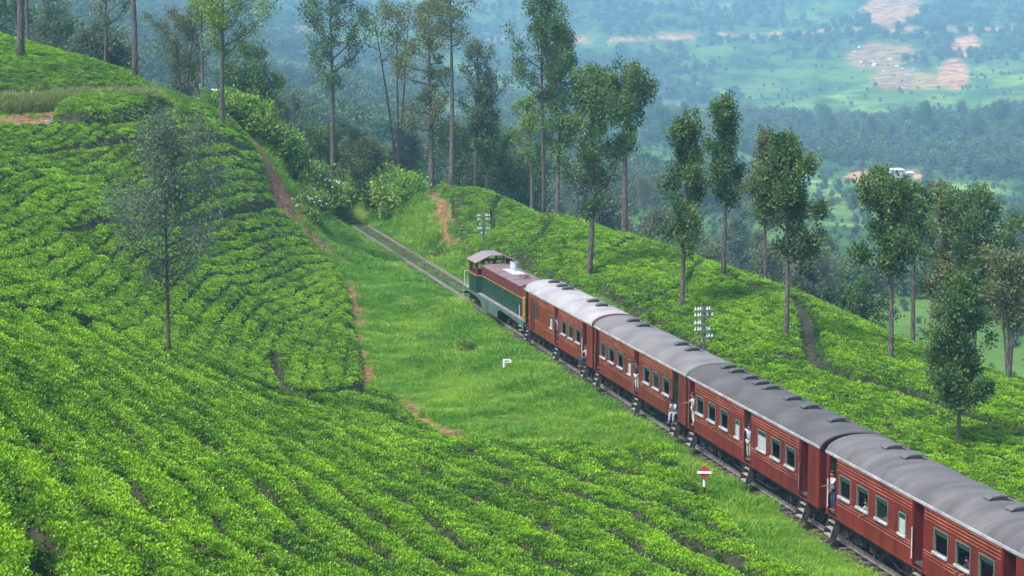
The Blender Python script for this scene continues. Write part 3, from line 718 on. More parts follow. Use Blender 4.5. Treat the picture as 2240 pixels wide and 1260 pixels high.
behind('pale hazy tree between the rounded dark tree and the open crowned tree', 648,200,52,225, cb=.30, kind='grey', shape='oval', seed=40, rad_px=4, nl=3400, leaf=.38)
behind('dark green tree cut by the left edge of the picture', 6,-110,50,200, cb=.35, kind='deep', shape='oval', seed=41, rad_px=5, nl=4000, leaf=.36)

# woods behind the crests: copies of six trees
WK = [('deep','oval',14,3.2), ('olive','oval',13,3.0), ('grey','oval',12,2.8), ('deep','vase',15,3.4), ('olive','spire',13,2.4), ('grey','layered',14,3.0)]
wood_protos = []
for i, (kd, sh, H, cw) in enumerate(WK):
    t, l = tree_meshes(H, H*.32, cw, .17, kind=kd, nl=3400, leaf=.50, shape=sh, seed=60+i, cr=.8); wood_protos.append((t, l, H))
WOOD_LOOK = ['dark rounded', 'olive oval', 'pale grey airy', 'dark spreading', 'olive conical', 'grey tiered']
MARKS = {1: [(0,'left edge'),(66,'thin upper left trunk'),(296,'reddish trunk'),(408,'two stemmed olive tree'),(490,'yellow green tree'),(562,'rounded dark path tree'),(660,'hill path bushes')],
 0: [(728,'tall open crowned tree'),(790,'end of the rails'),(872,'orange tinged tree'),(942,'broad olive tree'),(1043,'grey trunked tree'),(1110,'gap left of the tallest pair'),(1187,'slim pale trunk'),(1240,'dark column shaped tree'),(1291,'tree above the first carriage'),
     (1366,'forked tree'),(1430,'dip right of the forked tree'),(1495,'conical tree'),(1583,'dark narrow ridge tree'),(1672,'slim hazy tree'),(1760,'full dark green tree'),(1880,'white roofed shed'),(1996,'second straight trunk at the right'),(2093,'two tiered tree'),(2205,'many stemmed tree')],
 2: [(1260,'tallest pair'),(1360,'forked tree'),(1480,'conical tree'),(1583,'dark narrow ridge tree'),(1700,'full dark green tree'),(1820,'slope by the white house'),(1960,'white house on the knoll'),(2080,'wood right of the white house'),(2190,'far right valley road')],
 3: [(1800,'clay scar left of the white house'),(1880,'leaning branch of the right ridge tree'),(1960,'white house on the knoll'),(2060,'dark conical tree'),(2140,'wide crowned tree'),(2230,'right edge')]}
WOOD_TEXT = {0: 'in the wood behind the', 1: 'in the misty wood behind the', 2: 'in the far belt above the', 3: 'in the far fields beside the'}
WOOD_GROUP = ['trees of the wood behind the knoll', 'trees of the wood behind the left hill', 'trees of the belt below the far hillside', 'scattered trees of the far valley']
WOOD_SEEN = {}
def wood_tree(X, Y, Z, s, z):
    i = random.randrange(len(wood_protos)); t, l, H = wood_protos[i]; px = float(to_px(X, Y, Z)[0])
    root = empty('tree', (X, Y, Z-.2), random.uniform(0, 6.28)); root.scale = (s*random.uniform(.9, 1.15),)*2 + (s,)
    near = min(MARKS[z], key=lambda q: abs(q[0]-px))[1]; lab = '%s tree %s %s' % (WOOD_LOOK[i], WOOD_TEXT[z], near); seen = WOOD_SEEN.setdefault(lab, []); seen.append(s)
    if len(seen) == 2: lab = ('smaller ' if s < seen[0] else 'larger ') + lab
    if len(seen) == 3: lab = ('smallest ' if s < min(seen[:2]) else 'largest ' if s > max(seen[:2]) else 'middle sized ') + lab
    tag(root, lab, 'tree', WOOD_GROUP[z])
    link(bpy.data.objects.new('trunk', t), root); link(bpy.data.objects.new('crown', l), root)
def Hall(X, Y):
    X = np.array([X]); Y = np.array([Y]); a = float(H0(X, Y)[0]) if Y[0] < 290 else -99; return max(a, float(HV(X, Y)[0]))
def fill(zone, n, px0, px1, d0, d1, s0, s1, topmin):
    for i in range(n):
        px = px0 + (px1-px0)*(i+random.random())/n; d = far(random.uniform(d0, d1)); s_k = d/max(d0, 260) if d > 300 else 1; X = (px-1120)/F*d; Z = Hall(X, d); s = random.uniform(s0, s1)*(1 if d < 300 else min(1.9, s_k*1.15))
        lim = np.interp(px, topmin[0], topmin[1]) + random.uniform(0, 60)
        _, tp = to_px(X, d, Z+14*s)
        if tp < lim: s *= max(.45, (to_px(X, d, Z)[1]-lim)/(to_px(X, d, Z)[1]-tp))
        wood_tree(X, d, Z, s, zone)
LIM = ([0,300,500,700,850,1000,1150,1400,1700,1900,2240], [-60,20,80,250,280,270,300,380,480,520,470])
fill(0, 54, 720, 1800, 205, 290, .9, 1.3, LIM)
fill(0, 8, 1750, 2240, 150, 190, .6, .8, ([1750,1900,2000,2240],[520,560,470,430]))
fill(1, 20, -60, 700, 195, 280, .9, 1.4, LIM)
fill(0, 28, 760, 1480, 300, 400, .8, 1.2, ([700,1000,1400,1700],[300,300,380,400]))

# belt of trees on the spur below the far hillside
for i in range(46):
    px = 1240 + 1010*(i+random.random()*.8)/46; d = far(random.uniform(590, 660)); X = (px-1120)/F*d; wood_tree(X, d, Hall(X, d), random.uniform(1.0, 1.9), 2)
for i in range(26):
    px = random.uniform(1780, 2260); d = far(random.uniform(400, 560)); X = (px-1120)/F*d; wood_tree(X, d, Hall(X, d), random.uniform(.5, .95), 3)
# far woods that read as one mass
FWX, FWY = polar(300, 1500, 1, .3, 1)
n_c = 115000; wy = 235*(3300/235)**rng.uniform(0, 1, n_c); wx_ = rng.uniform(-.31, .31, n_c)*wy
wz = HV(wx_, wy); qx, qy = to_px(wx_, wy, wz)
iy = np.clip((np.log(wy/165)/math.log(3700/165)*(vx.shape[0]-1)).astype(int), 0, vx.shape[0]-1); ix = np.clip(((wx_/wy+.52)/1.04*(vx.shape[1]-1)).astype(int), 0, vx.shape[1]-1)
wd = woods[iy, ix]; cl_ = clay[iy, ix]
k = (rng.uniform(0, 1, n_c) < (wd*.42 + .07)) & (cl_ < .3) & (fbm(wx_/45., wy/45., 77) > .30)
wx_, wy, wz = wx_[k], wy[k], wz[k]; n = len(wx_); print('far trees', n)
FT = []
for i in range(4):
    r = random.Random(i); cl = [(r.gauss(0, 1.1), r.gauss(0, 1.1), 3+r.random()*6, 1.3, r.random()*.6) for _ in range(14)]
    lm = crown_leaves(cl, 620, .85, LEAFC[['deep','grey','olive','deep'][i]], 90+i); FT.append(lm); lm.name = 'far_crown_%d' % i
scatter('distant_woods', np.stack([wx_, wy, wz-.3], -1), rng.uniform(0, 6.28, n), np.zeros((2, n)), rng.uniform(.45, 1.5, n)*np.where(wd[k] > .3, 1, .38)*np.clip(wy/750, .22, 1), np.zeros(n), FT,
        'bluish woods spread over the far hillside', 'woods')

# ------------------------------------------------------------------ shrubs
def shrub_mesh(seed, kind, R_=1.3, nl=2200, leaf=.22):
    r = random.Random(seed); cl = []; tb = MB()
    for i in range(26):
        a = r.uniform(0, 6.28); e = R_*math.sqrt(r.random())*.85; z = R_*(.15+.95*r.random()*(1-(e/R_)**2*.6)); c = (math.cos(a)*e, math.sin(a)*e, z)
        tb.tube([(c[0]*.1, c[1]*.1, -.2), (c[0]*.6, c[1]*.6, z*.6), c], [.03, .02, .008], 4, cap=False); cl.append((*c, R_*.3*r.uniform(.7, 1.2), r.uniform(0, .9)))
    return tb.mesh('stems', m_bark), crown_leaves(cl, nl, leaf, LEAFC[kind], seed)
SH = [shrub_mesh(200+i, ['shrub','shrub','fresh','shrub'][i], nl=4200, leaf=.19) for i in range(4)]
m_flower = mat('flower', (.75,.78,.70), (.6,.65,.55), rough=.8)
fl = MB(); rr_ = random.Random(4)
for i in range(60):
    a = rr_.uniform(0, 6.28); e = rr_.uniform(.2, 1.25); z = .5+1.0*math.sqrt(max(0, 1-(e/1.35)**2))*rr_.uniform(.8, 1.05); x, y = math.cos(a)*e, math.sin(a)*e; q = .045
    fl.add([(x-q, y, z), (x, y-q, z+.02), (x+q, y, z), (x, y+q, z+.02), (x, y, z+.09)], [(0,1,4),(1,2,4),(2,3,4),(3,0,4)])
fl_me = fl.mesh('flowers', m_flower)
SHR = [(478,205,1.5,'shrub at the very top of the row along the red hill path',0,0),(520,238,1.7,'bright shrub second from the top of the row along the red path',1,0),
 (555,265,1.7,'yellow green shrub third from the top of the path row',3,0),(590,300,1.6,'shrub with pale flowers beside the upper bend of the red path',0,1),
 (612,335,1.4,'shrub in the middle of the row along the red path',1,1),(648,372,1.5,'dark round shrub right of the middle of the red path',2,0),(672,400,1.3,'flowering shrub below the dark round one',0,1),
 (690,445,1.9,'large round shrub with white blossoms beside the foot of the red path',2,1),(668,478,1.4,'low shrub leaning over the foot of the red path',2,1),(715,480,1.5,'shrub at the lower end of the row where the rails vanish',1,0),
 (728,440,1.2,'small light shrub on the far side of the blossoming one',3,0),
 (800,410,1.3,'light green shrub on the left end of the bank above the rails',3,1),(835,425,1.7,'tall shrub on the bank beyond the end of the visible rails',0,0),(870,440,1.8,'broad dark shrub on the bank left of the bare red slope',2,0),
 (900,430,1.4,'shrub touching the bare red slope of the knoll',1,0),(860,470,1.1,'low shrub at the foot of the bank beside the rails',2,0),(960,565,.6,'tiny round shrub alone in the grass right of the rails',2,0),
 (1018,768,.45,'small blue green weed clump in the grass slope left of the train',2,0),(540,262,1.5,'dense shrub leaning over the upper red path',2,0),(632,348,1.3,'flowering shrub with drooping twigs midway along the path',3,1)]
for px, py, s, lab, i, f in SHR:
    if px < 735 and py < 490: px += 10
    X, Y = hit([(px, py)])[0]; Z = float(H0(np.array([X]), np.array([Y]))[0])
    root = empty('shrub', (X, Y, Z-.1), random.uniform(0, 6.28)); s *= 1.15; root.scale = (s, s, s*.95); tag(root, lab, 'shrub', 'shrubs along the path and the bank')
    link(bpy.data.objects.new('stems', SH[i][0]), root); link(bpy.data.objects.new('foliage', SH[i][1]), root)
    if f: link(bpy.data.objects.new('flowers', fl_me), root)

# long grass hanging on the bank above the sandy path
bk = poly_world(P(0,236, 60,236, 140,228, 220,224, 300,222, 338,222)); nb = 2600
tt = rng.uniform(0, len(bk)-1.001, nb); ii = tt.astype(int); ff = (tt-ii)[:, None]; pb = bk[ii]*(1-ff)+bk[ii+1]*ff; bx = pb[:, 0] + rng.normal(0, .25, nb); by = pb[:, 1] + rng.uniform(-1.3, .9, nb)
m_long = mat('long_grass', (.20,.33,.05), (.10,.19,.035), scale=.6, rough=.6, attr=('tint', 'INSTANCER', (.36,.33,.14)), transl=.3, rand=.2)
LG = [grass_clump('long_grass_%d' % i, 16, .25, .95, .022, m_long, seed=40+i) for i in range(3)]
scatter('long_grass', np.stack([bx, by, H0(bx, by)], -1), rng.uniform(0, 6.28, nb), rng.normal(.15, .15, (2, nb)), rng.uniform(.6, 1.3, nb), np.clip(rng.normal(.3, .3, nb), 0, 1), LG,
        'fringe of long drooping grass on the bank above the sandy path', 'grass')
# ------------------------------------------------------------------ railway track
ZA = math.atan2(-TD[1], -TD[0])            # local +x runs back along the train, local +y to the far side
m_rail = mat('rail_steel', (.50,.46,.42), (.30,.24,.19), scale=6, rough=.5, metal=.6)
m_sleeper = mat('sleeper_wood', (.12,.10,.075), (.05,.042,.033), scale=5, rough=.95, stretch=(1, 6, 1), rand=.3, bump=.4)
S_END = 101.0
track = empty('railway_track', (*on_track(S_END), 0), ZA); tag(track, kind='structure')
LT = S_END + 62
for y in (-.84, .84):
    b = MB(); b.box(0, LT, y-.07, y+.07, -.17, -.15); b.box(0, LT, y-.012, y+.012, -.15, -.035); b.box(0, LT, y-.035, y+.035, -.035, 0)
    b.build('rail', m_rail, track)
sb = MB(); sb.box(-.12, .12, -1.22, 1.22, -.33, -.175); sm_ = sb.mesh('sleeper', m_sleeper)
for i in range(int(LT/.72)):
    o = bpy.data.objects.new('sleeper', sm_); link(o, track); o.location = (.3+i*.72+random.uniform(-.03, .03), random.uniform(-.04, .04), random.uniform(-.02, .01)); o.rotation_euler = (0, 0, random.gauss(0, .012))
# ballast stones
nb = 7000; bs = rng.uniform(-62, 44, nb); bo = rng.normal(0, .75, nb)
kk = (np.abs(np.abs(bo)-.84) > .1) & (np.abs(bo) < 2.3); bs, bo = bs[kk], bo[kk]; bxy = T0[None] + TD[None]*bs[:, None] + TN[None]*bo[:, None]
m_stone = mat('ballast_stone', (.15,.125,.10), (.06,.05,.04), scale=3, rough=.95, rand=.35)
STM = []
for i in range(3):
    bm = bmesh.new(); bmesh.ops.create_icosphere(bm, subdivisions=1, radius=.07)
    for v in bm.verts: v.co = Vector((v.co.x*random.uniform(.7, 1.4), v.co.y*random.uniform(.7, 1.3), v.co.z*random.uniform(.6, 1)))
    me = bpy.data.meshes.new('stone_%d' % i); bm.to_mesh(me); me.materials.append(m_stone); STM.append(me)
scatter('ballast', np.stack([bxy[:, 0], bxy[:, 1], np.full(len(bs), -.30)], -1), rng.uniform(0, 6, len(bs)), rng.normal(0, .4, (2, len(bs))), rng.uniform(.6, 1.5, len(bs)), np.zeros(len(bs)), STM, 'brown ballast stones between and beside the rails', 'ballast')

def s_at(px, off, z):
    lo, hi = -75.0, 120.0
    for _ in range(50):
        m = (lo+hi)/2; p = on_track(m, off)
        if float(to_px(p[0], p[1], z)[0]) > px: lo = m
        else: hi = m
    return (lo+hi)/2

# ------------------------------------------------------------------ materials of the train
def red(name, c, d): return mat(name, c, d, scale=.9, rough=.5, rand=0, c3=tuple(x*.38 for x in c), scale3=3.0, amt3=.75, stretch=(1.3, 1.3, .22), spec=.4)
M_BODY = [red('carriage_paint_orange', (.22,.038,.014), (.115,.017,.008)), red('carriage_paint_brown', (.175,.030,.015), (.09,.015,.008)), red('carriage_paint_red', (.18,.022,.014), (.095,.011,.008)), red('carriage_paint_crimson', (.19,.022,.014), (.10,.012,.008))]
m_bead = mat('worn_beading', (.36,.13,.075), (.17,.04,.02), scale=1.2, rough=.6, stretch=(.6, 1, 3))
m_maroon = red('maroon_paint', (.10,.012,.010), (.06,.008,.008))
M_ROOF = [mat('roof_pale', (.33,.315,.31), (.225,.215,.21), scale=.55, rough=.85, c3=(.25,.24,.24), scale3=1.3, amt3=.6), mat('roof_mid', (.175,.165,.155), (.11,.103,.098), scale=.5, rough=.85, c3=(.13,.13,.13), scale3=1.2, amt3=.55),
          mat('roof_dark', (.090,.084,.080), (.052,.049,.047), scale=.5, rough=.8, c3=(.05,.05,.055), scale3=1.2, amt3=.6), mat('roof_grey', (.125,.118,.112), (.072,.068,.065), scale=.6, rough=.82, c3=(.07,.07,.07), scale3=1.6, amt3=.6, stretch=(2.2, .6, 1))]
m_gutter = mat('gutter_grey', (.42,.44,.44), (.24,.25,.25), scale=2, rough=.6)
m_under = mat('underframe_grime', (.045,.038,.034), (.018,.016,.015), scale=3, rough=.9, c3=(.10,.075,.055), scale3=6, amt3=.5)
m_wheel = mat('wheel_steel', (.09,.075,.065), (.04,.035,.03), scale=5, rough=.7, metal=.3)
m_green = mat('green_shutter', (.02,.06,.040), (.012,.035,.026), scale=3, rough=.5)
m_frame = mat('window_frame', (.15,.17,.145), (.08,.10,.085), scale=4, rough=.5)
m_sill = mat('sill_white', (.50,.50,.49), (.32,.32,.31), scale=4, rough=.6)
m_inside = mat('carriage_interior', (.07,.075,.06), (.035,.035,.03), scale=2, rough=.8)
m_seat = mat('seat_vinyl', (.05,.03,.03), (.03,.02,.02), scale=3, rough=.6)
m_tread = mat('step_wood', (.30,.29,.26), (.15,.14,.12), scale=5, rough=.85)
m_pole = mat('white_handrail', (.62,.62,.60), (.45,.45,.43), scale=4, rough=.5)
m_iron0 = mat('handrail_iron', (.20,.17,.15), (.10,.08,.07), scale=6, rough=.6)
m_blind = mat('window_blind', (.42,.45,.43), (.28,.30,.29), scale=5, rough=.7, stretch=(8, 1, 1))
m_yellow = mat('yellow_paint', (.48,.25,.02), (.32,.16,.015), scale=2, rough=.5)
m_glass = bpy.data.materials.new('window_glass'); m_glass.use_nodes = True
_b = m_glass.node_tree.nodes['Principled BSDF']; _b.inputs['Base Color'].default_value = (.012, .026, .024, 1); _b.inputs['Roughness'].default_value = .25; _b.inputs['Alpha'].default_value = .4

HW = 1.40; ZB, ZG = .95, 3.35; CL = 16.25
WINS = [(.111, .068), (.213, .068), (.318, .068), (.612, .068), (.712, .068), (.813, .068)]
NARROW = (.425, .040)
DOORS = [(.014, .062), (.478, .530), (.877, .930)]

def wall_panel(mb, x0, x1, y, t, z0, z1, holes):
    xs = sorted({x0, x1} | {h[0] for h in holes} | {h[1] for h in holes}); zs = sorted({z0, z1} | {h[2] for h in holes} | {h[3] for h in holes})
    xs = [x for x in xs if x0 <= x <= x1]
    for i in range(len(xs)-1):
        xm = (xs[i]+xs[i+1])/2; run = None
        for j in range(len(zs)-1):
            zm = (zs[j]+zs[j+1])/2; solid = not any(h[0] < xm < h[1] and h[2] < zm < h[3] for h in holes)
            if solid: run = (run[0], zs[j+1]) if run else (zs[j], zs[j+1])
            if (not solid or j == len(zs)-2) and run: mb.box(xs[i], xs[i+1], y-t/2, y+t/2, run[0], run[1]); run = None

def arch(y, rise=.56, hw=1.46): return ZG + rise*max(0, 1-(abs(y)/hw)**2.3)**.62

# repeated small pieces, shared meshes
def m_window(w, h):
    fr = MB(); t = .045
    fr.box(-w/2, w/2, -.05, .03, h-t, h); fr.box(-w/2, -w/2+t, -.05, .03, 0, h-t); fr.box(w/2-t, w/2, -.05, .03, 0, h-t); fr.box(-w/2+t, w/2-t, -.05, .03, 0, t)
    sl = MB(); sl.box(-w/2-.01, w/2+.01, -.11, -.052, -.045, .035)
    sh = MB(); sh.box(-w/2+t, w/2-t, -.03, 0, h*.80, h-t)
    for k in range(3): sh.box(-w/2+t, w/2-t, -.042, -.03, h*.82+k*.045, h*.82+k*.045+.018)
    sh.box(-w/2+t, w/2-t, -.05, -.02, h*.77, h*.80)
    pn = MB(); pn.box(-w/2+t, w/2-t, .005, .012, t, h*.77)
    return fr.mesh('frame', m_frame), sl.mesh('sill', m_sill), sh.mesh('shutter', m_green), pn.mesh('pane', m_glass)
WM = m_window(1.08, .84); WN = m_window(.62, .78)
WB = MB(); WB.box(-.26, .26, -.028, -.012, .05, .73); WBm = WB.mesh('blind', m_blind)
st = MB()
for k in range(3):
    z = .30 + k*.24; y = -1.62 + k*.09; st.box(-.34, .34, y, y+.22, z, z+.035)
STT = [MB() for _ in range(3)]
for k in range(3): STT[k].box(-.34, .34, -1.62+k*.09, -1.40+k*.09, .22+k*.25, .262+k*.25)
STT = [b.mesh('tread', m_tread) for b in STT]
sd_ = MB()
for x in (-.36, .345): sd_.add([(x,-1.66,.17),(x,-1.38,.17),(x,-1.12,.95),(x,-1.42,.95),(x+.02,-1.66,.17),(x+.02,-1.38,.17),(x+.02,-1.12,.95),(x+.02,-1.42,.95)], [(0,1,2,3),(7,6,5,4),(0,4,5,1),(1,5,6,2),(2,6,7,3),(3,7,4,0)])
SDm = sd_.mesh('side_plate', m_under)
def wheel_mesh():
    b = MB(); n = 20
    for y0, y1, r in ((-.80,-.68,.46),(-.68,-.65,.50),(-.83,-.80,.20)):
        vs = [(r*math.cos(2*math.pi*k/n), y, r*math.sin(2*math.pi*k/n)) for y in (y0, y1) for k in range(n)]
        b.add(vs, [(k, (k+1) % n, n+(k+1) % n, n+k) for k in range(n)] + [tuple(range(n))[::-1], tuple(range(n, 2*n))])
    return b.mesh('wheel', m_wheel)
WHm = wheel_mesh()
WHf = WHm.copy(); WHf.transform(Matrix.Scale(-1, 4, (0, 1, 0))); WHf.flip_normals()
def bogie_mesh(wb):
    b = MB()
    for s in (-1, 1):
        y = s*1.02; b.box(-wb/2-.45, wb/2+.45, y-.06, y+.06, .62, .76); b.box(-wb*.22, wb*.22, y-.055, y+.055, .34, .62)
        for x in (-wb/2, wb/2):
            b.box(x-.15, x+.15, y-.13, y+.13, .34, .60)
            b.add([(x-.5,y-.05,.62),(x+.5,y-.05,.62),(x+.22,y-.05,.42),(x-.22,y-.05,.42),(x-.5,y+.05,.62),(x+.5,y+.05,.62),(x+.22,y+.05,.42),(x-.22,y+.05,.42)], [(0,3,2,1),(4,5,6,7),(0,1,5,4),(1,2,6,5),(2,3,7,6),(3,0,4,7)])
        for x in (-.25, 0, .25): b.tube([(x, s*1.12, .36), (x, s*1.12, .66)], .07, 8)
        b.tube([(-wb/2-.4, s*1.17, .22), (wb/2+.4, s*1.17, .22)], .025, 5)
        for x in (-wb/2-.3, wb/2+.3): b.tube([(x, s*1.12, .75), (x, s*1.17, .22)], .03, 5)
    b.box(-.25, .25, -1.0, 1.0, .52, .74)
    return b.mesh('bogie', m_under)
BGm = bogie_mesh(2.3)
AXm = MB(); AXm.tube([(0, -.9, 0), (0, .9, 0)], .07, 8); AXm = AXm.mesh('axle', m_wheel)
def add_bogie(root, x, bg=None, wb=2.3, wr=1.0):
    o = bpy.data.objects.new('bogie', bg or BGm); link(o, root); o.location = (x, 0, 0)
    for dx in (-wb/2, wb/2):
        for wm in (WHm, WHf):
            c = bpy.data.objects.new('wheel', wm); link(c, o); c.location = (dx, 0, .46)
        c = bpy.data.objects.new('axle', AXm); link(c, o); c.location = (dx, 0, .46)
VM = MB()
for sgn in (0,):
    ys = [-.44, -.28, 0, .28, .44]; zs = [.02, .10, .13, .10, .02]; L_ = .22
    for i in range(4):
        y0, y1, z0, z1 = ys[i], ys[i+1], zs[i], zs[i+1]
        VM.add([(-L_,y0,z0),(L_,y0,z0),(L_,y1,z1),(-L_,y1,z1),(-L_,y0,z0-.05),(L_,y0,z0-.05),(L_,y1,z1-.05),(-L_,y1,z1-.05)], [(0,1,2,3),(7,6,5,4),(0,4,5,1),(2,6,7,3),(1,5,6,2),(3,7,4,0)])
    VM.box(-.14, .14, -.26, .26, -.10, .06)
VM_ = [VM.mesh('roof_vent', m) for m in M_ROOF]

COACH_X = {}
def coach(idx, front_px, label, vents, luggage=False, rim=None, body=None, L=CL):
    s0 = s_at(front_px, -HW, ZG); p = on_track(s0); root = empty('passenger_carriage', (p[0], p[1], 0), ZA)
    tag(root, label, 'train carriage', 'carriages of the train'); COACH_X[idx] = (s0, root)
    mb_ = M_BODY[idx]; mr = M_ROOF[idx]; X = lambda f: f*L
    wins = list(WINS); nar = [NARROW]
    if luggage: wins = WINS[3:]
    ZW0, ZW1 = 1.90, 2.74
    holes_n = [(X(c)-.54, X(c)+.54, ZW0, ZW1) for c, w in wins] + [(X(c)-.31, X(c)+.31, ZW0-.06, ZW1-.06) for c, w in nar]
    dh = [(X(a), X(b), ZB+.02, ZG-.12) for a, b in DOORS]
    for y, nm in ((-HW, 'side_wall'), (HW, 'side_wall')):
        b = MB(); wall_panel(b, 0, L, y, .07, ZB, ZG, holes_n + dh); o = b.build(nm, mb_, root)
    for x, nm in ((0, 'end_wall'), (L, 'end_wall')):
        b = MB(); b.box(x-.04 if x else 0.0, x if x else .04, -HW+.04, HW-.04, ZB, ZG+.02)
        vs = [(y, arch(y)-.03) for y in np.linspace(-HW+.04, HW-.04, 13)]
        xx0, xx1 = (0, .04) if not x else (x-.04, x)
        base = [(xx0, y, ZG) for y, z in vs] + [(xx0, y, z) for y, z in vs] + [(xx1, y, ZG) for y, z in vs] + [(xx1, y, z) for y, z in vs]; n = 13
        b.add(base, [(i, i+1, n+i+1, n+i) for i in range(n-1)] + [(2*n+i, 3*n+i, 3*n+i+1, 2*n+i+1) for i in range(n-1)]); b.build(nm, m_maroon, root)
    # gangway
    if idx < 4:
        b = MB(); b.box(L, L+.44, -.55, .55, 1.05, 3.25); b.build('gangway', m_under, root)
        b = MB(); b.box(L, L+.5, -.12, .12, .55, .85)
        for y in (-.85, .85): b.tube([(L-.1, y, .80), (L+.44, y, .80)], .09, 8); b.tube([(L+.38, y, .80), (L+.44, y, .80)], .2, 10)
        b.build('buffer_beam', m_under, root)
    # floor, partitions, seats
    b = MB(); b.box(.05, L-.05, -HW+.06, HW-.06, 1.05, 1.15); b.build('floor', m_inside, root)
    b = MB()
    for f in (.070, .472, .536, .870): b.box(X(f)-.02, X(f)+.02, -HW+.06, .3, 1.15, ZG)
    b.build('partition', m_inside, root)
    for c, w in wins:
        for dx in (-.78, .78):
            b = MB(); b.box(X(c)+dx-.06, X(c)+dx+.06, -1.3, -.3, 1.5, 2.1); b.box(X(c)+dx*.62-.25, X(c)+dx*.62+.25, -1.3, -.3, 1.45, 1.55); b.build('seat', m_seat, root)
    # beading lines of the boarded side
    segs = [(DOORS[0][1], DOORS[1][0]), (DOORS[1][1], DOORS[2][0])]
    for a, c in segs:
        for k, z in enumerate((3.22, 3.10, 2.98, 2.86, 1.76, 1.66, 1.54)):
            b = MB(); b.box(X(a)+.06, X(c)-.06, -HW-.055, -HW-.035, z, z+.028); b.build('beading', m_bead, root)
        for z in (2.6, 2.42, 2.2, 2.04):
            b = MB(); xs = [X(a)+.06] + sorted(sum([[h[0]-.03, h[1]+.03] for h in holes_n if X(a) < h[0] < X(c)], [])) + [X(c)-.06]
            for i in range(0, len(xs), 2):
                if xs[i+1]-xs[i] > .1: b.box(xs[i], xs[i+1], -HW-.048, -HW-.035, z, z+.022)
            b.build('beading', mb_, root)['kind'] = 'stuff'
        b = MB(); b.box(X(a)+.02, X(a)+.06, -HW-.06, -HW-.035, ZB, ZG-.05); b.build('door_post', mb_, root); b = MB(); b.box(X(c)-.06, X(c)-.02, -HW-.06, -HW-.035, ZB, ZG-.05); b.build('door_post', mb_, root)
    b = MB(); b.box(.0, L, -HW-.05, -HW-.035, ZB, ZB+.05); b.build('beading', mb_, root)
    # windows
    WW = [(X(c), WM, ZW0, 0) for c, w in wins] + [(X(c), WN, ZW0-.06, 1) for c, w in nar]
    for k, (x, M4, z, isn) in enumerate(WW):
        fr = bpy.data.objects.new('window', M4[0]); link(fr, root); fr.location = (x, -HW, z)
        for q, nm in ((1, 'sill'), (2, 'shutter')):
            c = bpy.data.objects.new(nm, M4[q]); link(c, fr)
        if isn or (idx == 2 and k == 3): c = bpy.data.objects.new('blind', WBm); link(c, fr); c.scale = (1 if isn else 1.85, 1, 1.05 if not isn else 1)
        elif (k + idx) % 4 == 1: c = bpy.data.objects.new('pane', M4[3]); link(c, fr)
        fr2 = bpy.data.objects.new('window', M4[0]); link(fr2, root); fr2.location = (x, HW, z); fr2.rotation_euler = (0, 0, math.pi)
    # doors: leaf folded inwards, hand rails
    for k, (a, c) in enumerate(DOORS):
        b = MB(); b.box(X(a)+.03, X(a)+.07, -HW+.06, -HW+.70, 1.16, ZG-.2); d = b.build('door', M_ROOF[2] if False else m_maroon if (idx+k) % 3 else m_green, root)
        b = MB(); b.tube([(X(a)+.05, -HW-.09, 1.25), (X(a)+.05, -HW-.09, 2.35)], .020, 6); b.build('handrail', m_pole if (idx*3+k) in (2, 9, 10) else m_iron0, root)
        stp = bpy.data.objects.new('steps', SDm); link(stp, root); stp.location = ((X(a)+X(c))/2, 0, 0)
        for t in STT: link(bpy.data.objects.new('tread', t), stp)
    if luggage:
        b = MB(); b.box(X(.10), X(.155), -HW-.09, -HW-.04, ZB+.1, ZG-.25); b.build('sliding_door', m_maroon, root)
        b = MB(); b.box(X(.175), X(.215), -HW-.075, -HW-.04, 2.0, 2.95)
        for q in range(7): b.box(X(.18), X(.21), -HW-.09, -HW-.075, 2.05+q*.12, 2.10+q*.12)
        b.build('shutter', m_green, root)
        b = MB(); b.box(.16, .40, -HW-.24, -HW-.08, 1.65, 2.9); b.box(.20, .36, -HW-.28, -HW-.04, 1.5, 1.65); b.build('yellow_board', m_yellow, root, bevel=.03)
    # roof
    n = 25; ys = np.linspace(-1.46, 1.46, n); b = MB(); nx = 14; xs = np.linspace(-.06, L+.06, nx)
    V = [(x, y, arch(y) + (.002*math.sin(x*2.1+y*3)) * (1 if 1 < i < n-2 else 0)) for x in xs for i, y in enumerate(ys)]
    b.add(V, [(i*n+j, (i+1)*n+j, (i+1)*n+j+1, i*n+j+1) for i in range(nx-1) for j in range(n-1)])
    for e in (0, (nx-1)*n):        # end lips
        q = [V[e+j] for j in range(n)] + [(V[e+j][0], V[e+j][1]*.95, V[e+j][2]-.09) for j in range(n)]; b.add(q, [(j, j+1, n+j+1, n+j) for j in range(n-1)])
    roof = b.build('roof', mr, root, smooth=True)
    for k in range(1, 6):            # canvas seams
        b = MB(); x = L*k/6; q = [(x+dx, y, arch(y)+h) for dx, h in ((-.025, .004), (0, .016), (.025, .004)) for y in ys]
        b.add(q, [(r_*n+j, (r_+1)*n+j, (r_+1)*n+j+1, r_*n+j+1) for r_ in range(2) for j in range(n-1)]); b.build('seam', mr, roof, smooth=True)
    for y in (-1.47, 1.43):
        b = MB(); b.box(-.07, L+.07, y, y+.04, ZG-.05, ZG+.045); b.build('gutter', m_gutter, root)
    for x0 in (-.08, L-.10):
        b = MB(); q = []
        for xx in (x0, x0+.18):
            for hh in (-.06, .035): q += [(xx, y*1.004, arch(y)+hh) for y in ys]
        b.add(q, [(n+j, 3*n+j, 3*n+j+1, n+j+1) for j in range(n-1)] + [(j, n+j, n+j+1, j+1) for j in range(n-1)] + [(2*n+j, 2*n+j+1, 3*n+j+1, 3*n+j) for j in range(n-1)])
        b.build('end_rim', rim if (rim and x0 > 0) else mr, root, smooth=True)
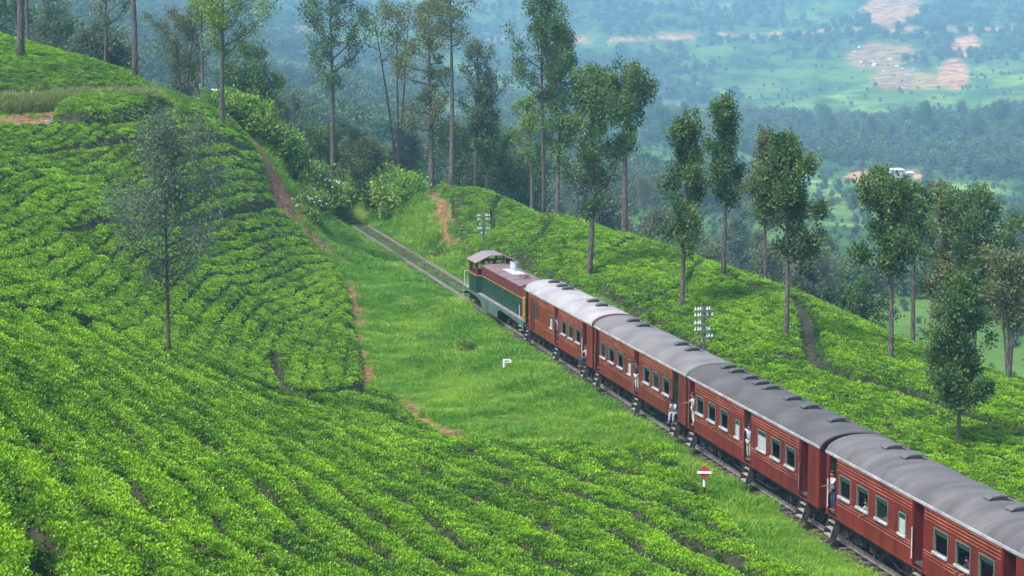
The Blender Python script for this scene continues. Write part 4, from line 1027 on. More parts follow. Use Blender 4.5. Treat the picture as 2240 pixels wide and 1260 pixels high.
    for vp_ in vents:
        sv_ = s0 - s_at(vp_, .25, 3.95); x = sv_
        if .2 < x < L-.2:
            o = bpy.data.objects.new('roof_vent', VM_[2 if idx < 2 else idx]); link(o, root); o.location = (x, .18, arch(.2)+.05)
    # underframe
    b = MB()
    for y in (-1.25, 1.25): b.box(.05, L-.05, y-.05, y+.05, .78, ZB-.01)
    for k in range(9): b.box(.4+k*(L-.8)/8-.05, .4+k*(L-.8)/8+.05, -1.2, 1.2, .80, .94)
    b.build('underframe', m_under, root)
    b = MB(); b.box(6.3, 7.9, -1.1, -.5, .38, .80); b.box(8.6, 9.5, -1.15, -.6, .45, .80); b.build('battery_box', m_under, root, bevel=.03)
    b = MB(); b.tube([(10.2, .5, .6), (11.6, .5, .6)], .2, 10); b.tube([(5.2,-.9,.45),(6.2,-.9,.55)], .03, 5); b.tube([(4.2, -1.1, .8), (6.0, -1.1, .35), (10.4, -1.1, .35), (12.2, -1.1, .8)], .03, 5); b.build('brake_gear', m_under, root)
    for x in (2.55, L-2.55): add_bogie(root, x)
    return root

FRONT = {0: 1150, 1: 1302, 2: 1507, 3: 1811}
sA = s_at(1150, -HW, ZG); sD = s_at(1811, -HW, ZG); pitch = (sA-sD)/3; CLEN = pitch-.55; print('coach pitch', pitch, sA, sD)
cA = coach(0, 1150, 'foremost carriage with pale roof and yellow board, next to the locomotive', [1203,1217,1235,1247,1303,1322], True, m_maroon, L=CLEN)
cB = coach(1, 1302, 'second carriage behind the locomotive, brownish sides and mid grey roof', [1391,1413,1497,1521], L=CLEN)
cC = coach(2, 1507, 'third carriage behind the locomotive, darkest roof with eight vents in a line', [1600,1618,1648,1672,1693,1741,1779,1838], L=CLEN)
cD = coach(3, 1811, 'last visible carriage, cut off by the right edge of the picture', [1960,2003,2188,2237], L=CLEN)

# ------------------------------------------------------------------ locomotive
m_lgreen = mat('locomotive_green', (.009,.050,.025), (.007,.032,.017), scale=1.2, rough=.45, c3=(.022,.080,.055), scale3=2.5, amt3=.6, stretch=(1, 1, .4))
m_lmar = red('locomotive_maroon', (.17,.035,.032), (.11,.024,.022)); m_lgap_shadow = mat('gap_shadow_green', (.006,.022,.013), (.004,.014,.009), scale=2, rough=.8); m_deck = mat('deck_plate', (.20,.19,.19), (.12,.11,.115), scale=2, rough=.8)
m_skirt = mat('pale_green_skirt', (.085,.15,.12), (.05,.09,.072), scale=.9, rough=.6, c3=(.07,.10,.08), scale3=2, amt3=.6); m_hroof = mat('hood_roof', (.19,.115,.115), (.12,.07,.07), scale=1, rough=.65, c3=(.10,.07,.07), scale3=3, amt3=.5)
m_croof = mat('cab_roof', (.22,.18,.175), (.15,.12,.115), scale=1, rough=.6, c3=(.25,.20,.20), scale3=3, amt3=.5); m_white = mat('exhaust_grey', (.50,.54,.55), (.36,.39,.40), scale=3, rough=.5)
s_lr = s_at(1149, -HW, 1.2); s_lf = s_at(1013, -HW, 1.2); LL = s_lf - (sA + .45); print('loco length', LL)
p = on_track(s_lf); loco = empty('diesel_locomotive', (p[0], p[1], 0), ZA); tag(loco, 'green and maroon diesel locomotive with end cab pulling the train', 'locomotive')
b = MB(); b.box(0, LL, -1.4, 1.4, 1.10, 1.22); b.build('deck', m_deck, loco)
for sg in (-1, 1):
    y0, y1 = (-1.44, -1.402) if sg < 0 else (1.402, 1.44); b = MB()
    prof = [(0,.84),(2.2,.96),(4.6,.98),(6.2,.80),(7.0,.36),(11.8,.34),(11.85,.84),(12.6,1.0),(14.5,.98),(16.5,.95),(18.2,.88),(LL-.2,.52),(LL,.60)]
    prof = [(x*LL/19.5 if x < LL-.5 else x, z) for x, z in prof]
    for (xa, za), (xb, zb) in zip(prof[:-1], prof[1:]):
        b.add([(xa,y0,za),(xb,y0,zb),(xb,y0,1.20),(xa,y0,1.20),(xa,y1,za),(xb,y1,zb),(xb,y1,1.20),(xa,y1,1.20)], [(0,1,2,3),(7,6,5,4),(0,4,5,1),(2,6,7,3)])
    b.build('side_skirt', m_skirt, loco)
b = MB(); b.box(7.3, 11.5, -1.40, 1.40, .36, 1.10); b.build('fuel_tank', m_skirt, loco)
for x in (8.2, 9.3, 10.4):
    b = MB(); b.box(x-.35, x+.35, -1.458, -1.442, .50, 1.0); b.box(x-.05, x+.05, -1.475, -1.458, .72, .78); b.build('tank_hatch', m_skirt, loco)
CX0, CX1, HX1 = 2.5, 5.1, LL-.25
# cab
b = MB()
for y in (-1.45, 1.41): b.box(CX0, CX1, y, y+.04, 1.22, 2.45)
b.box(CX0, CX0+.04, -1.41, 1.41, 1.22, 2.45); b.box(CX1-.04, CX1, -1.41, 1.41, 1.22, 2.45); b.build('cab_lower_wall', m_lgreen, loco)
b = MB(); wall_panel(b, CX0, CX1, -1.43, .04, 2.45, 3.38, [(CX0+.4, CX0+1.05, 2.62, 3.15), (CX0+1.35, CX0+2.05, 2.62, 3.15)]); wall_panel(b, CX0, CX1, 1.43, .04, 2.45, 3.38, [(CX0+.4, CX0+2.1, 2.62, 3.15)]); b.build('cab_upper_wall', m_lmar, loco)
def cross_panel(mb, x, t, y0, y1, z0, z1, holes):
    q = MB(); wall_panel(q, y0, y1, 0, t, z0, z1, holes); mb.add([(x+v[1], v[0], v[2]) for v in q.v], [f[::-1] for f in q.f])
cz_pr = [(-1.6, 3.36), (-.45, 3.88), (.45, 3.88), (1.6, 3.36)]
for x in (CX0+.03, CX1-.03):
    b = MB(); cross_panel(b, x, .05, -1.40, 1.40, 2.45, 3.38, [(-1.3,-.98,1.5,3.3) if x > 4 else (-1.2,-.5,2.65,3.25), (-.85,-.08,3.22,3.375) if x > 4 else (.5,1.2,2.65,3.25), (.08,.85,3.22,3.375) if x > 4 else (-.3,.3,2.7,3.2), (.98,1.3,2.6,3.3)])
    b.build('cab_end_wall', m_lmar, loco)
    b = MB()                           # gable frame with open windows between bars
    for y0, y1 in ((-1.15,-1.07), (-.62,-.50), (-.04,.04), (.50,.62), (1.07,1.15)):
        zt = lambda y: 3.88 if abs(y) < .45 else 3.88-(abs(y)-.45)*.52/1.15
        b.add([(x-.03,y0,3.36),(x+.03,y0,3.36),(x+.03,y1,3.36),(x-.03,y1,3.36),(x-.03,y0,zt(y0)),(x+.03,y0,zt(y0)),(x+.03,y1,zt(y1)),(x-.03,y1,zt(y1))], [(0,3,2,1),(4,5,6,7),(0,1,5,4),(1,2,6,5),(2,3,7,6),(3,0,4,7)])
    b.build('window_bars', m_under, loco)
b = MB(); b.box(CX0-.03, CX1+.03, -1.465, -1.452, 2.42, 2.50); b.box(CX0+.3, CX1-.05, -1.462, -1.452, 3.30, 3.36); b.build('yellow_stripe', m_yellow, loco)
b = MB(); b.box(CX1+.002, CX1+.012, -1.41, -1.1, 2.42, 2.50); b.box(CX1+.002, CX1+.012, 1.1, 1.41, 2.42, 2.50); b.build('yellow_stripe', m_yellow, loco)
b = MB(); q = []
for xx in (CX0-.25, CX1+.3):
    for hh in (0, .06): q += [(xx, y, z+hh) for y, z in cz_pr]
n = 4; b.add(q, [(n+j, 3*n+j, 3*n+j+1, n+j+1) for j in range(3)] + [(j, j+1, 2*n+j+1, 2*n+j) for j in range(3)] + [(j, n+j, n+j+1, j+1) for j in range(3)] + [(2*n+j, 2*n+j+1, 3*n+j+1, 3*n+j) for j in range(3)] + [(0, 2*n, 3*n, n), (3, n+3, 3*n+3, 2*n+3)])
b.build('cab_roof', m_croof, loco)
b = MB(); b.box(CX0+.7, CX0+1.4, -1.475, -1.452, 1.26, 2.40); b.box(CX0+1.28, CX0+1.33, -1.50, -1.475, 1.8, 1.95); b.build('door', m_lgreen, loco)
b = MB(); b.box(CX0+.2, CX1-.2, -.9, .9, 1.22, 2.3); b.build('control_desk', m_inside, loco)
# hood
HY = 1.08
b = MB(); b.box(CX1+.02, HX1, -HY, HY, 1.22, 2.44); b.build('hood_lower', m_lgap_shadow, loco)  # darkened green paints the shadow in the gaps between hood doors
b = MB(); b.box(CX1+.02, HX1-2.2, -HY, HY, 2.50, 3.16)
xa, xb = HX1-2.2, HX1
b.add([(xa,-HY,2.5),(xb,-HY,2.5),(xb,HY,2.5),(xa,HY,2.5),(xa,-HY,3.16),(xb,-HY,3.02),(xb,HY,3.02),(xa,HY,3.16)], [(0,3,2,1),(4,5,6,7),(0,1,5,4),(1,2,6,5),(2,3,7,6)]); b.build('hood_upper', m_lmar, loco)
b = MB(); b.box(CX1+.02, HX1, -HY-.012, HY+.012, 2.44, 2.50); b.build('yellow_stripe', m_yellow, loco)
b = MB(); q = []
for xx in (CX1+.05, HX1-2.2):
    for hh in (0, .05): q += [(xx, y, z+hh) for y, z in ((-HY-.04, 3.15), (-.7, 3.235), (.7, 3.235), (HY+.04, 3.15))]
b.add(q, [(n+j, 3*n+j, 3*n+j+1, n+j+1) for j in range(3)] + [(j, n+j, n+j+1, j+1) for j in range(3)] + [(2*n+j, 2*n+j+1, 3*n+j+1, 3*n+j) for j in range(3)] + [(0, 2*n, 3*n, n), (3, n+3, 3*n+3, 2*n+3)])
b.build('hood_roof', m_hroof, loco)
ndo = 13; dm = MB(); wd_ = (HX1-2.4-CX1)/ndo; dm.box(.045, wd_-.045, -.025, 0, 0, 1.08); dm.box(.06, wd_-.06, -.034, -.025, .65, .68); dm.box(wd_-.12, wd_-.08, -.05, -.025, .5, .6); dmm = dm.mesh('hood_door', m_lgreen)
um = MB(); um.box(.03, wd_-.03, -.02, 0, 0, .58); umm = um.mesh('hood_panel', m_lmar)
for k in range(ndo):
    o = bpy.data.objects.new('hood_door', dmm); link(o, loco); o.location = (CX1+.2+k*wd_, -HY-.002, 1.28)
    o = bpy.data.objects.new('hood_panel', umm); link(o, loco); o.location = (CX1+.2+k*wd_, -HY-.002, 2.54)
b = MB()
for k in range(16): b.box(HX1-2.0+k*.115, HX1-1.95+k*.115, -HY-.04, -HY-.002, 1.35, 2.38)
b.build('radiator_grille', m_under, loco)
ex = s_lf - s_at(1128, .25, 3.2); print('exhaust x', ex)
b = MB(); b.box(ex-1.7, ex+1.5, -.30, .60, 3.23, 3.31); b.build('exhaust_base', m_white, loco, bevel=.02)
b = MB(); b.lathe([(.27,0),(.27,.05),(.25,.06),(.24,.62),(.26,.64),(.26,.68),(.2,.68),(.19,.40)], (ex-.2, .15, 3.30), 14); b.build('exhaust_stack', m_white, loco, smooth=False)
b = MB(); b.lathe([(.34,0),(.36,.08),(.30,.16),(.10,.20)], (ex+3.0, .15, 3.23), 14); b.build('fan_cover', m_lmar, loco)
b = MB(); b.lathe([(.30,0),(.30,.10),(.26,.12)], (ex+3.9, .1, 3.20), 12); b.build('fan_cover', m_under, loco)
for xx in (.12, LL-.12):
    for yy in (-1.3, 1.3):
        b = MB(); b.tube([(xx, yy, 1.2), (xx, yy, 2.25)], .022, 6); b.tube([(xx, yy, 2.25), (xx, yy*.35, 2.25), (xx, yy*.35, 1.2)], .022, 6); b.build('handrail', m_pole if xx < 1 else m_skirt, loco)
for xx in (1.6, LL-1.5):
    b = MB(); b.tube([(xx, -1.36, 1.2), (xx, -1.36, 2.1)], .02, 6); b.build('handrail', m_pole, loco)
b = MB()
for xx in (-.02, LL):
    b.box(xx-.06, xx+.06, -1.3, 1.3, .55, 1.10)
    for yy in (-.85, .85): b.tube([(xx-.35 if xx < 1 else xx, yy, .80), (xx if xx < 1 else xx+.3, yy, .80)], [.2, .12] if xx < 1 else [.12, .2], 10)
b.build('buffer_beam', m_maroon, loco)
bg3 = bogie_mesh(3.6)
for x in (3.4, LL-3.9): add_bogie(loco, x, bg3, 3.6)
for x in (3.4, LL-3.9):
    c = bpy.data.objects.new('wheel', WHm); link(c, loco); c.location = (x, 0, .46)
for k in range(3):
    for x in (.55, LL-.75):
        b = MB(); b.box(x-.25, x+.25, -1.56, -1.38, .28+k*.27, .31+k*.27); b.build('step', m_tread, loco)
# ------------------------------------------------------------------ telegraph poles
m_polew = mat('telegraph_pole', (.10,.10,.09), (.05,.05,.045), scale=6, rough=.9); m_ins = mat('porcelain', (.60,.64,.60), (.45,.50,.46), scale=9, rough=.3); m_iron = mat('grey_iron', (.16,.18,.17), (.09,.1,.1), scale=6, rough=.6)
def telegraph(px, top_y, off, label):
    s = s_at(px, off, 0.0)
    for _ in range(3):
        p = on_track(s, off); d = ray(px, top_y); z = CAM_H + d[2]/d[1]*p[1]; s = s_at(px, off, z)
    p = on_track(s, off); z0 = float(H0(np.array([p[0]]), np.array([p[1]]))[0]); root = empty('telegraph_pole', (p[0], p[1], z0-.1), ZA + math.pi/2 + .12); tag(root, label, 'telegraph pole', 'telegraph poles beside the railway')
    H = z - z0 + .1; b = MB(); b.tube([(0, 0, -.3), (0, 0, H-.12)], [.085, .06], 8); b.lathe([(.07,0),(.05,.06),(.01,.09)], (0, 0, H-.12), 8); b.build('pole', m_polew, root)
    ib = MB(); ib.lathe([(.045,0),(.06,.03),(.06,.09),(.035,.12),(.04,.17),(.015,.20)], (0,0,0), 7); im = ib.mesh('insulator', m_ins)
    r = random.Random(int(px)); lv = [.30, .62, 1.05, 1.40, 1.78]
    for k, dz in enumerate(lv):
        z_ = H - dz; b = MB(); b.box(-.54, .54, -.025, .025, z_-.022, z_+.022); b.box(-.08, .08, -.09, .09, z_-.045, z_+.045); a = b.build('crossarm', m_iron, root)
        for x in (-.50, -.33, -.20, .20, .33, .50):
            if r.random() < (.75, .85, .4, .8, .2)[k]:
                o = bpy.data.objects.new('insulator', im); link(o, a); o.location = (x, 0, z_+.03)
    for sx_ in (-1, 1):
        b = MB(); b.tube([(sx_*.38, 0, H-.30), (sx_*.38, 0, H-1.78)], .010, 4); b.tube([(sx_*.33, 0, H-1.78), (sx_*.05, 0, H-2.3)], .012, 4); b.build('brace', m_iron, root)
telegraph(1540, 668, 3.6, 'telegraph pole crowded with white insulators behind the second carriage roof')
telegraph(1058, 466, 4.2, 'telegraph pole with white insulators behind the locomotive cab')

# ------------------------------------------------------------------ railway signs
m_signred = mat('sign_red', (.42,.022,.025), (.34,.018,.02), scale=3, rough=.5); m_signw = mat('sign_white', (.80,.80,.78), (.68,.68,.66), scale=4, rough=.5); m_black = mat('sign_black', (.012,.014,.012), (.008,.008,.008), scale=4, rough=.6)
def facing(root, X, Y): root.rotation_euler = (0, 0, math.atan2(X, -Y)*0)
X, Y = hit([(1540, 1090)])[0]; Z = float(H0(np.array([X]), np.array([Y]))[0]); root = empty('warning_sign', (X, Y, Z), -.1); tag(root, 'red diamond railway board with a white bar on a black and white post', 'railway sign')
k = Y/F; b = MB(); b.tube([(0,0,-.3),(0,0,26*k)], 3.0*k, 10); b.build('post_foot', m_black, root)
b = MB(); b.tube([(0,0,26*k),(0,0,52*k)], 3.0*k, 10); b.build('post', m_signw, root)
h = 16*k; zc = 60*k; b = MB(); b.add([(-h,-.10,zc),(0,-.10,zc-h),(h,-.10,zc),(0,-.10,zc+h),(-h,-.065,zc),(0,-.065,zc-h),(h,-.065,zc),(0,-.065,zc+h)], [(0,1,2,3),(7,6,5,4),(0,4,5,1),(1,5,6,2),(2,6,7,3),(3,7,4,0)]); b.build('board', m_signred, root)
b = MB(); b.box(-16*k, 16*k, -.135, -.102, zc-2.6*k, zc+2.6*k); b.build('bar', m_signw, root)
X, Y = hit([(1103, 817)])[0]; Z = float(H0(np.array([X]), np.array([Y]))[0]); k = Y/F; root = empty('distance_post', (X, Y, Z), 0); tag(root, 'small white post with a sideways number plate in the grass slope', 'railway sign')
b = MB(); b.tube([(0,0,-.2),(0,0,14*k)], 2.8*k, 8); b.build('post_foot', m_black, root)
b = MB(); b.tube([(0,0,14*k),(0,0,32*k)], 3*k, 8); b.build('post', m_signw, root)
b = MB(); b.add([(-2*k,-.12,24*k),(14*k,-.12,24.5*k),(17*k,-.12,28.5*k),(13*k,-.12,33*k),(-2*k,-.12,33*k),(-2*k,-.08,24*k),(14*k,-.08,24.5*k),(17*k,-.08,28.5*k),(13*k,-.08,33*k),(-2*k,-.08,33*k)],
    [(0,1,2,3,4),(9,8,7,6,5),(0,5,6,1),(1,6,7,2),(2,7,8,3),(3,8,9,4),(4,9,5,0)]); pl_ = b.build('plate', m_signw, root)
b = MB(); b.box(2.2*k, 6*k, -.135, -.122, 27*k, 30*k); b.build('faded_mark', m_black, pl_); b = MB(); b.box(8.4*k, 9.6*k, -.135, -.122, 26.5*k, 30.8*k); b.build('faded_mark', m_black, pl_)

# ------------------------------------------------------------------ rocks and litter
m_rock = mat('rock', (.22,.215,.20), (.11,.105,.10), scale=2, rough=.9, bump=.4)
def rock(px, py, r, label, cat='rock', m=m_rock):
    X, Y = hit([(px, py)])[0]; Z = float(H0(np.array([X]), np.array([Y]))[0]); bm = bmesh.new(); bmesh.ops.create_icosphere(bm, subdivisions=3, radius=r)
    for v in bm.verts:
        q = 1 + .35*(float(vnoise(v.co.x*3/r*.5+9, v.co.y*3/r*.5+v.co.z*2/r, 5))-.5); v.co = Vector((v.co.x*q*1.25, v.co.y*q, v.co.z*q*.8))
    me = bpy.data.meshes.new('rock'); bm.to_mesh(me); me.materials.append(m); o = link(bpy.data.objects.new('rock', me)); o.location = (X, Y, Z+r*.45); tag(o, label, cat)
rock(40, 279, .26, 'pale rounded rock lying on the sandy path at the left edge'); rock(106, 272, .30, 'grey rock at the left end of the rounded tea hedge'); rock(832, 492, .16, 'small white stone in the grass right of the bare rails')

# ------------------------------------------------------------------ buildings of the valley
m_wallw = mat('limewash', (.48,.50,.52), (.36,.38,.40), scale=.8, rough=.9); m_tin = mat('tin_roof', (.72,.78,.82), (.55,.60,.65), scale=.9, rough=.4); m_tin2 = mat('rusty_roof', (.40,.26,.20), (.28,.18,.14), scale=.9, rough=.7)
m_dark = mat('dark_opening', (.03,.035,.04), (.02,.02,.025), scale=1, rough=.4)
def house(px, py, D, wpx, label, hpx=10, roof=m_tin, rz=.2, group='buildings of the far valley', cat='house'):
    D = far(D); X, _, _ = at_Y(px, py, D); Z = float(HV(np.array([X]), np.array([float(D)]))[0]); _, zz = 0, at_Y(px, py, D)[2]; Z = max(Z, zz) if abs(zz-Z) < 12 else Z
    k = D/F; w = wpx*k; h = hpx*k; dp = w*.6; root = empty('house', (X, D, Z-.3), rz); tag(root, label, cat, group)
    b = MB(); b.box(-w/2, w/2, -dp/2, dp/2, -2, h); b.build('wall', m_wallw, root)
    b = MB(); rh = h*.45; o_ = w*.06
    V = [(-w/2-o_,-dp/2-o_,h+.02),(w/2+o_,-dp/2-o_,h+.02),(w/2+o_,dp/2+o_,h+.02),(-w/2-o_,dp/2+o_,h+.02),(-w/2+w*.15,0,h+rh),(w/2-w*.15,0,h+rh)]
    b.add(V, [(0,1,5,4),(2,3,4,5),(1,2,5),(3,0,4),(0,3,2,1)]); b.build('roof', roof, root)
    for i in range(4):
        x = -w/2 + w*(i+.5)/4; b = MB(); b.box(x-w*.05, x+w*.05, -dp/2-.06, -dp/2-.01, h*.35 if i != 1 else .02, h*.75); b.build('window' if i != 1 else 'door', m_dark, root)
house(1960, 379, 515, 30, 'white house with tin roof on the clay knoll of the valley', 9)
house(1990, 384, 520, 16, 'small pale outbuilding right of the white house on the clay knoll', 7)
house(1846, 612, 330, 40, 'long shed with bright white roof low in the valley behind the ridge', 6, cat='shed')
house(2160, 374, 545, 22, 'low white building on the valley road near the right edge', 6); house(2186, 377, 548, 14, 'tiny white building just right of the low one on the valley road', 5); house(2222, 372, 550, 22, 'pale roofed building on the valley road at the right edge', 5)
for i, (px, py) in enumerate([(428,195),(470,205),(118,110),(150,128)]):
    X, _, zt = at_Y(px, py, 360+20*i); kk_ = (360+20*i)/F; b = MB(); root = empty('house', (X, 360+20*i, zt), .3*i); w = 20*kk_; h = 7*kk_
    tag(root, ['brownish house glimpsed between trunks left of the hill path top','brown wall low between trunks right of the path top','pale roofed house behind the thin tree at upper left','second house right of the one behind the thin tree'][i], 'house', 'houses glimpsed through the wood')
    b.box(-w/2, w/2, -w/3, w/3, -14, h); b.build('wall', m_tin2, root); b = MB(); b.add([(-w*.55,-w*.38,h),(w*.55,-w*.38,h),(w*.55,w*.38,h),(-w*.55,w*.38,h),(-w*.5,0,h*1.5),(w*.5,0,h*1.5)], [(0,1,5,4),(2,3,4,5),(1,2,5),(3,0,4),(0,3,2,1)]); b.build('roof', m_tin if i % 2 else m_tin2, root)
# shanties beside the quarry on the far hillside
rs = random.Random(5)
for i in range(22):
    px = rs.uniform(1860, 2010); py = 118 + (px-1860)*.38 + rs.uniform(-18, 26); X, Yh = hit([(px, py)], fn=HV, y0=400, y1=3500, n=900)[0]; Z = float(HV(np.array([X]), np.array([Yh]))[0]); k = Yh/F
    root = empty('hut', (X, Yh, Z), rs.uniform(0, 3)); tag(root, '%s pale hut %s of the hut cluster by the clay quarry' % (('small','wide')[rs.random() > .5], 'at the upper left end' if px < 1900 else 'in the middle' if px < 1960 else 'at the lower right end'), 'hut', 'huts by the quarry'); w = rs.uniform(4, 9)*k; h = 3.5*k
    b = MB(); b.box(-w/2, w/2, -w/3, w/3, -1.5, h); b.build('wall', m_wallw if i % 3 else m_tin2, root); b = MB(); b.add([(-w*.55,-w*.38,h),(w*.55,-w*.38,h),(w*.55,w*.38,h),(-w*.55,w*.38,h),(-w*.5,0,h*1.5),(w*.5,0,h*1.5)], [(0,1,5,4),(2,3,4,5),(1,2,5),(3,0,4),(0,3,2,1)]); b.build('roof', m_tin if i % 2 else m_dark, root)

# ------------------------------------------------------------------ people on the train
def cloth(name, c): return mat(name, c, tuple(x*.75 for x in c), scale=7, rough=.9)
m_skin = mat('skin', (.20,.105,.065), (.16,.08,.05), scale=9, rough=.6); m_hair = mat('hair', (.012,.010,.009), (.008,.007,.006), scale=20, rough=.5)
CL_ = {'white': cloth('shirt_white', (.42,.42,.43)), 'pale': cloth('shirt_pale_blue', (.30,.38,.48)), 'pink': cloth('shirt_pink', (.42,.25,.26)), 'navy': cloth('trousers_navy', (.03,.05,.11)), 'khaki': cloth('trousers_khaki', (.34,.31,.25)),
       'grey': cloth('shirt_blue_grey', (.14,.20,.27)), 'yellow': cloth('shirt_yellow', (.70,.50,.10)), 'red': cloth('shirt_red', (.42,.06,.06)), 'black': cloth('shirt_black', (.02,.02,.025)), 'green': cloth('shirt_pale_green', (.5,.66,.55)), 'blue': cloth('shirt_blue', (.08,.20,.45))}
def skin(name, verts, edges, rads, m, parent, sub=1):
    me = bpy.data.meshes.new(name); me.from_pydata(verts, edges, []); o = bpy.data.objects.new(name, me); col.objects.link(o)
    o.modifiers.new('s', 'SKIN'); 
    for i, r in enumerate(rads): me.skin_vertices[0].data[i].radius = (r, r) if not isinstance(r, tuple) else r
    me.skin_vertices[0].data[0].use_root = True
    ss = o.modifiers.new('u', 'SUBSURF'); ss.levels = sub; ss.render_levels = sub
    dg = bpy.context.evaluated_depsgraph_get(); nm = bpy.data.meshes.new_from_object(o.evaluated_get(dg)); nm.name = name
    bpy.data.objects.remove(o); nm.materials.clear(); nm.materials.append(m); nm.polygons.foreach_set('use_smooth', [True]*len(nm.polygons))
    return link(bpy.data.objects.new(name, nm), parent)
def person(root_parent, x, y, z, rz, label, shirt, trousers, pose='stand', arms=None, lean=0.0, scale=.89):
    """local axes: faces -y; z=0 at the feet when standing, at the seat when sitting"""
    J = {}
    if pose == 'stand':
        J.update(pel=(0,0,.93), leg=[[(s*.10,0,.88),(s*.115,-.03,.50),(s*.12,.02,.08),(s*.13,-.15,.03)] for s in (-1,1)])
    else:
        dn = -.42 if pose == 'step' else -.44
        J.update(pel=(0,0,.12), leg=[[(s*.10,-.05,.10),(s*.14,-.46,.12),(s*.14,-.50,dn+.06),(s*.14,-.66,dn)] if pose == 'step' else [(s*.10,-.02,.10),(s*.15,-.22,.05),(s*.15,-.03,-.20),(s*.15,-.15,-.23)] for s in (-1,1)])
    pz = J['pel'][2]; ly = lambda h: -lean*h
    sp = [(0,0,pz),(0,ly(.18),pz+.20),(0,ly(.36),pz+.38),(0,ly(.47),pz+.49),(0,ly(.53)-.02,pz+.56),(0,ly(.62)-.04,pz+.64),(0,ly(.72)-.035,pz+.74)]
    sh = pz+.45; ay = ly(.44)
    arms = arms or ['down', 'down']; A = []
    for s, a in zip((-1, 1), arms):
        S = (s*.185, ay, sh)
        if a == 'down': A.append([S,(s*.24,ay+.03,sh-.28),(s*.22,ay-.08,sh-.52),(s*.21,ay-.10,sh-.60)])
        if a == 'out': A.append([S,(s*.24,ay-.18,sh-.20),(s*.20,ay-.44,sh-.22),(s*.19,ay-.53,sh-.23)])
        if a == 'sill': A.append([S,(s*.27,ay-.16,sh-.18),(s*.02,ay-.26,sh-.20),(s*-.06,ay-.27,sh-.20)])
        if a == 'up': A.append([S,(s*.34,ay-.10,sh+.10),(s*.38,ay-.16,sh+.34),(s*.38,ay-.17,sh+.42)])
    root = empty('person', (0,0,0)); m4 = Matrix.Translation((x, y, z)) @ Matrix.Rotation(rz, 4, 'Z') @ Matrix.Scale(scale, 4); root.matrix_world = root_parent @ m4; tag(root, label, 'person', 'people riding on the train')
    V = list(sp); E = [(i, i+1) for i in range(6)]; Rr = [.13,.115,(.15,.11),.075,.052,(.072,.085),(.068,.080)]
    V.append((0, sp[5][1]-.085, sp[5][2]+.015)); E.append((5, len(V)-1)); Rr.append(.016)       # nose
    for L in J['leg']:
        b0 = len(V); V += L; Rr += [.085,.058,.040,.032]; E += [(0, b0), (b0, b0+1), (b0+1, b0+2), (b0+2, b0+3)]
    for L, s in zip(A, (-1, 1)):
        b0 = len(V); V += L; Rr += [.052,.040,.027,.026]; E += [(2, b0), (b0, b0+1), (b0+1, b0+2), (b0+2, b0+3)]
        w_, h_ = Vector(L[2]), Vector(L[3]); d = (h_-w_).normalized(); sd = d.cross(Vector((0, 0, 1))); sd = sd.normalized() if sd.length > .1 else Vector((1, 0, 0)); up_ = Vector((0,0,-1)) if abs(d.z) < .8 else Vector((0,-1,0))
        for q, (o_, l_) in enumerate(((-.030,.065),(-.010,.080),(.010,.075),(.028,.058))):
            a = h_ + sd*o_ + d*.02; c = a + d*l_*.55; e = c + (d*.7+up_*.6).normalized()*l_*.5; k = len(V); V += [tuple(a), tuple(c), tuple(e)]; Rr += [.0095,.0085,.007]; E += [(b0+3, k), (k, k+1), (k+1, k+2)]
        a = w_ + sd*.035*s + d*.03; c = a + (d+sd*.7*s).normalized()*.05; k = len(V); V += [tuple(a), tuple(c)]; Rr += [.011,.009]; E += [(b0+2, k), (k, k+1)]
    skin('body', V, E, Rr, m_skin, root)
    SV = list(sp[:4]); SE = [(0,1),(1,2),(2,3)]; SR = [.155,.14,(.178,.135),.085]
    for L in A:
        b0 = len(SV); mid = tuple((Vector(L[0])*.15+Vector(L[1])*.85)); SV += [L[0], mid]; SR += [.073,.060]; SE += [(2, b0), (b0, b0+1)]
    skin('shirt', SV, SE, SR, CL_[shirt], root)
    TV = [sp[0]]; TE = []; TR = [.142]
    for L in J['leg']:
        b0 = len(TV); q = tuple(Vector(L[1])*.12+Vector(L[2])*.88); TV += [L[0], L[1], q]; TR += [.102,.075,.062]; TE += [(0, b0), (b0, b0+1), (b0+1, b0+2)]
    skin('trousers', TV, TE, TR, CL_[trousers], root)
    bm = bmesh.new(); bmesh.ops.create_uvsphere(bm, u_segments=14, v_segments=9, radius=.102); hc = Vector((sp[6][0], sp[6][1]+.022, sp[6][2]+.01))
    bmesh.ops.delete(bm, geom=[v for v in bm.verts if v.co.z < -.055 or (v.co.y < -.045 and v.co.z < .035)], context='VERTS')
    for v in bm.verts: v.co = Vector((v.co.x*.86, v.co.y*1.02, v.co.z*.98)) + hc
    me = bpy.data.meshes.new('hair'); bm.to_mesh(me); me.materials.append(m_hair); link(bpy.data.objects.new('hair', me), root)
    return root
bpy.context.view_layer.update()
def on_coach(c, frac, y=0, z=0): return c.matrix_world, frac*CLEN, y, z
def P_(c, frac, y, z, rz, *a, **k): return person(c.matrix_world, frac*CLEN, y, z, rz, *a, **k)
DZ = 1.16
P_(cA, .505, -1.30, DZ, .25, 'person in blue grey clothes standing in the middle doorway of the foremost carriage', 'grey', 'navy', arms=['up','down'], lean=.05)
P_(cA, .900, -1.25, DZ, .2, 'person in pink shirt and navy trousers sitting on the rear doorstep of the foremost carriage', 'pink', 'navy', pose='step', arms=['out','down'], lean=.15)
P_(cB, .105, -.98, 1.42, .3, 'passenger in red by the first window of the second carriage', 'red', 'navy', pose='sit', arms=['sill','down'], lean=.2)
P_(cB, .425, -.95, 1.40, 0, 'passenger in white behind the narrow window of the second carriage', 'white', 'navy', pose='sit', lean=.15)
P_(cB, .492, -1.34, DZ, .3, 'person in black top and white wrap leaning out of the second carriage middle doorway', 'black', 'white', arms=['up','down'], lean=.12)
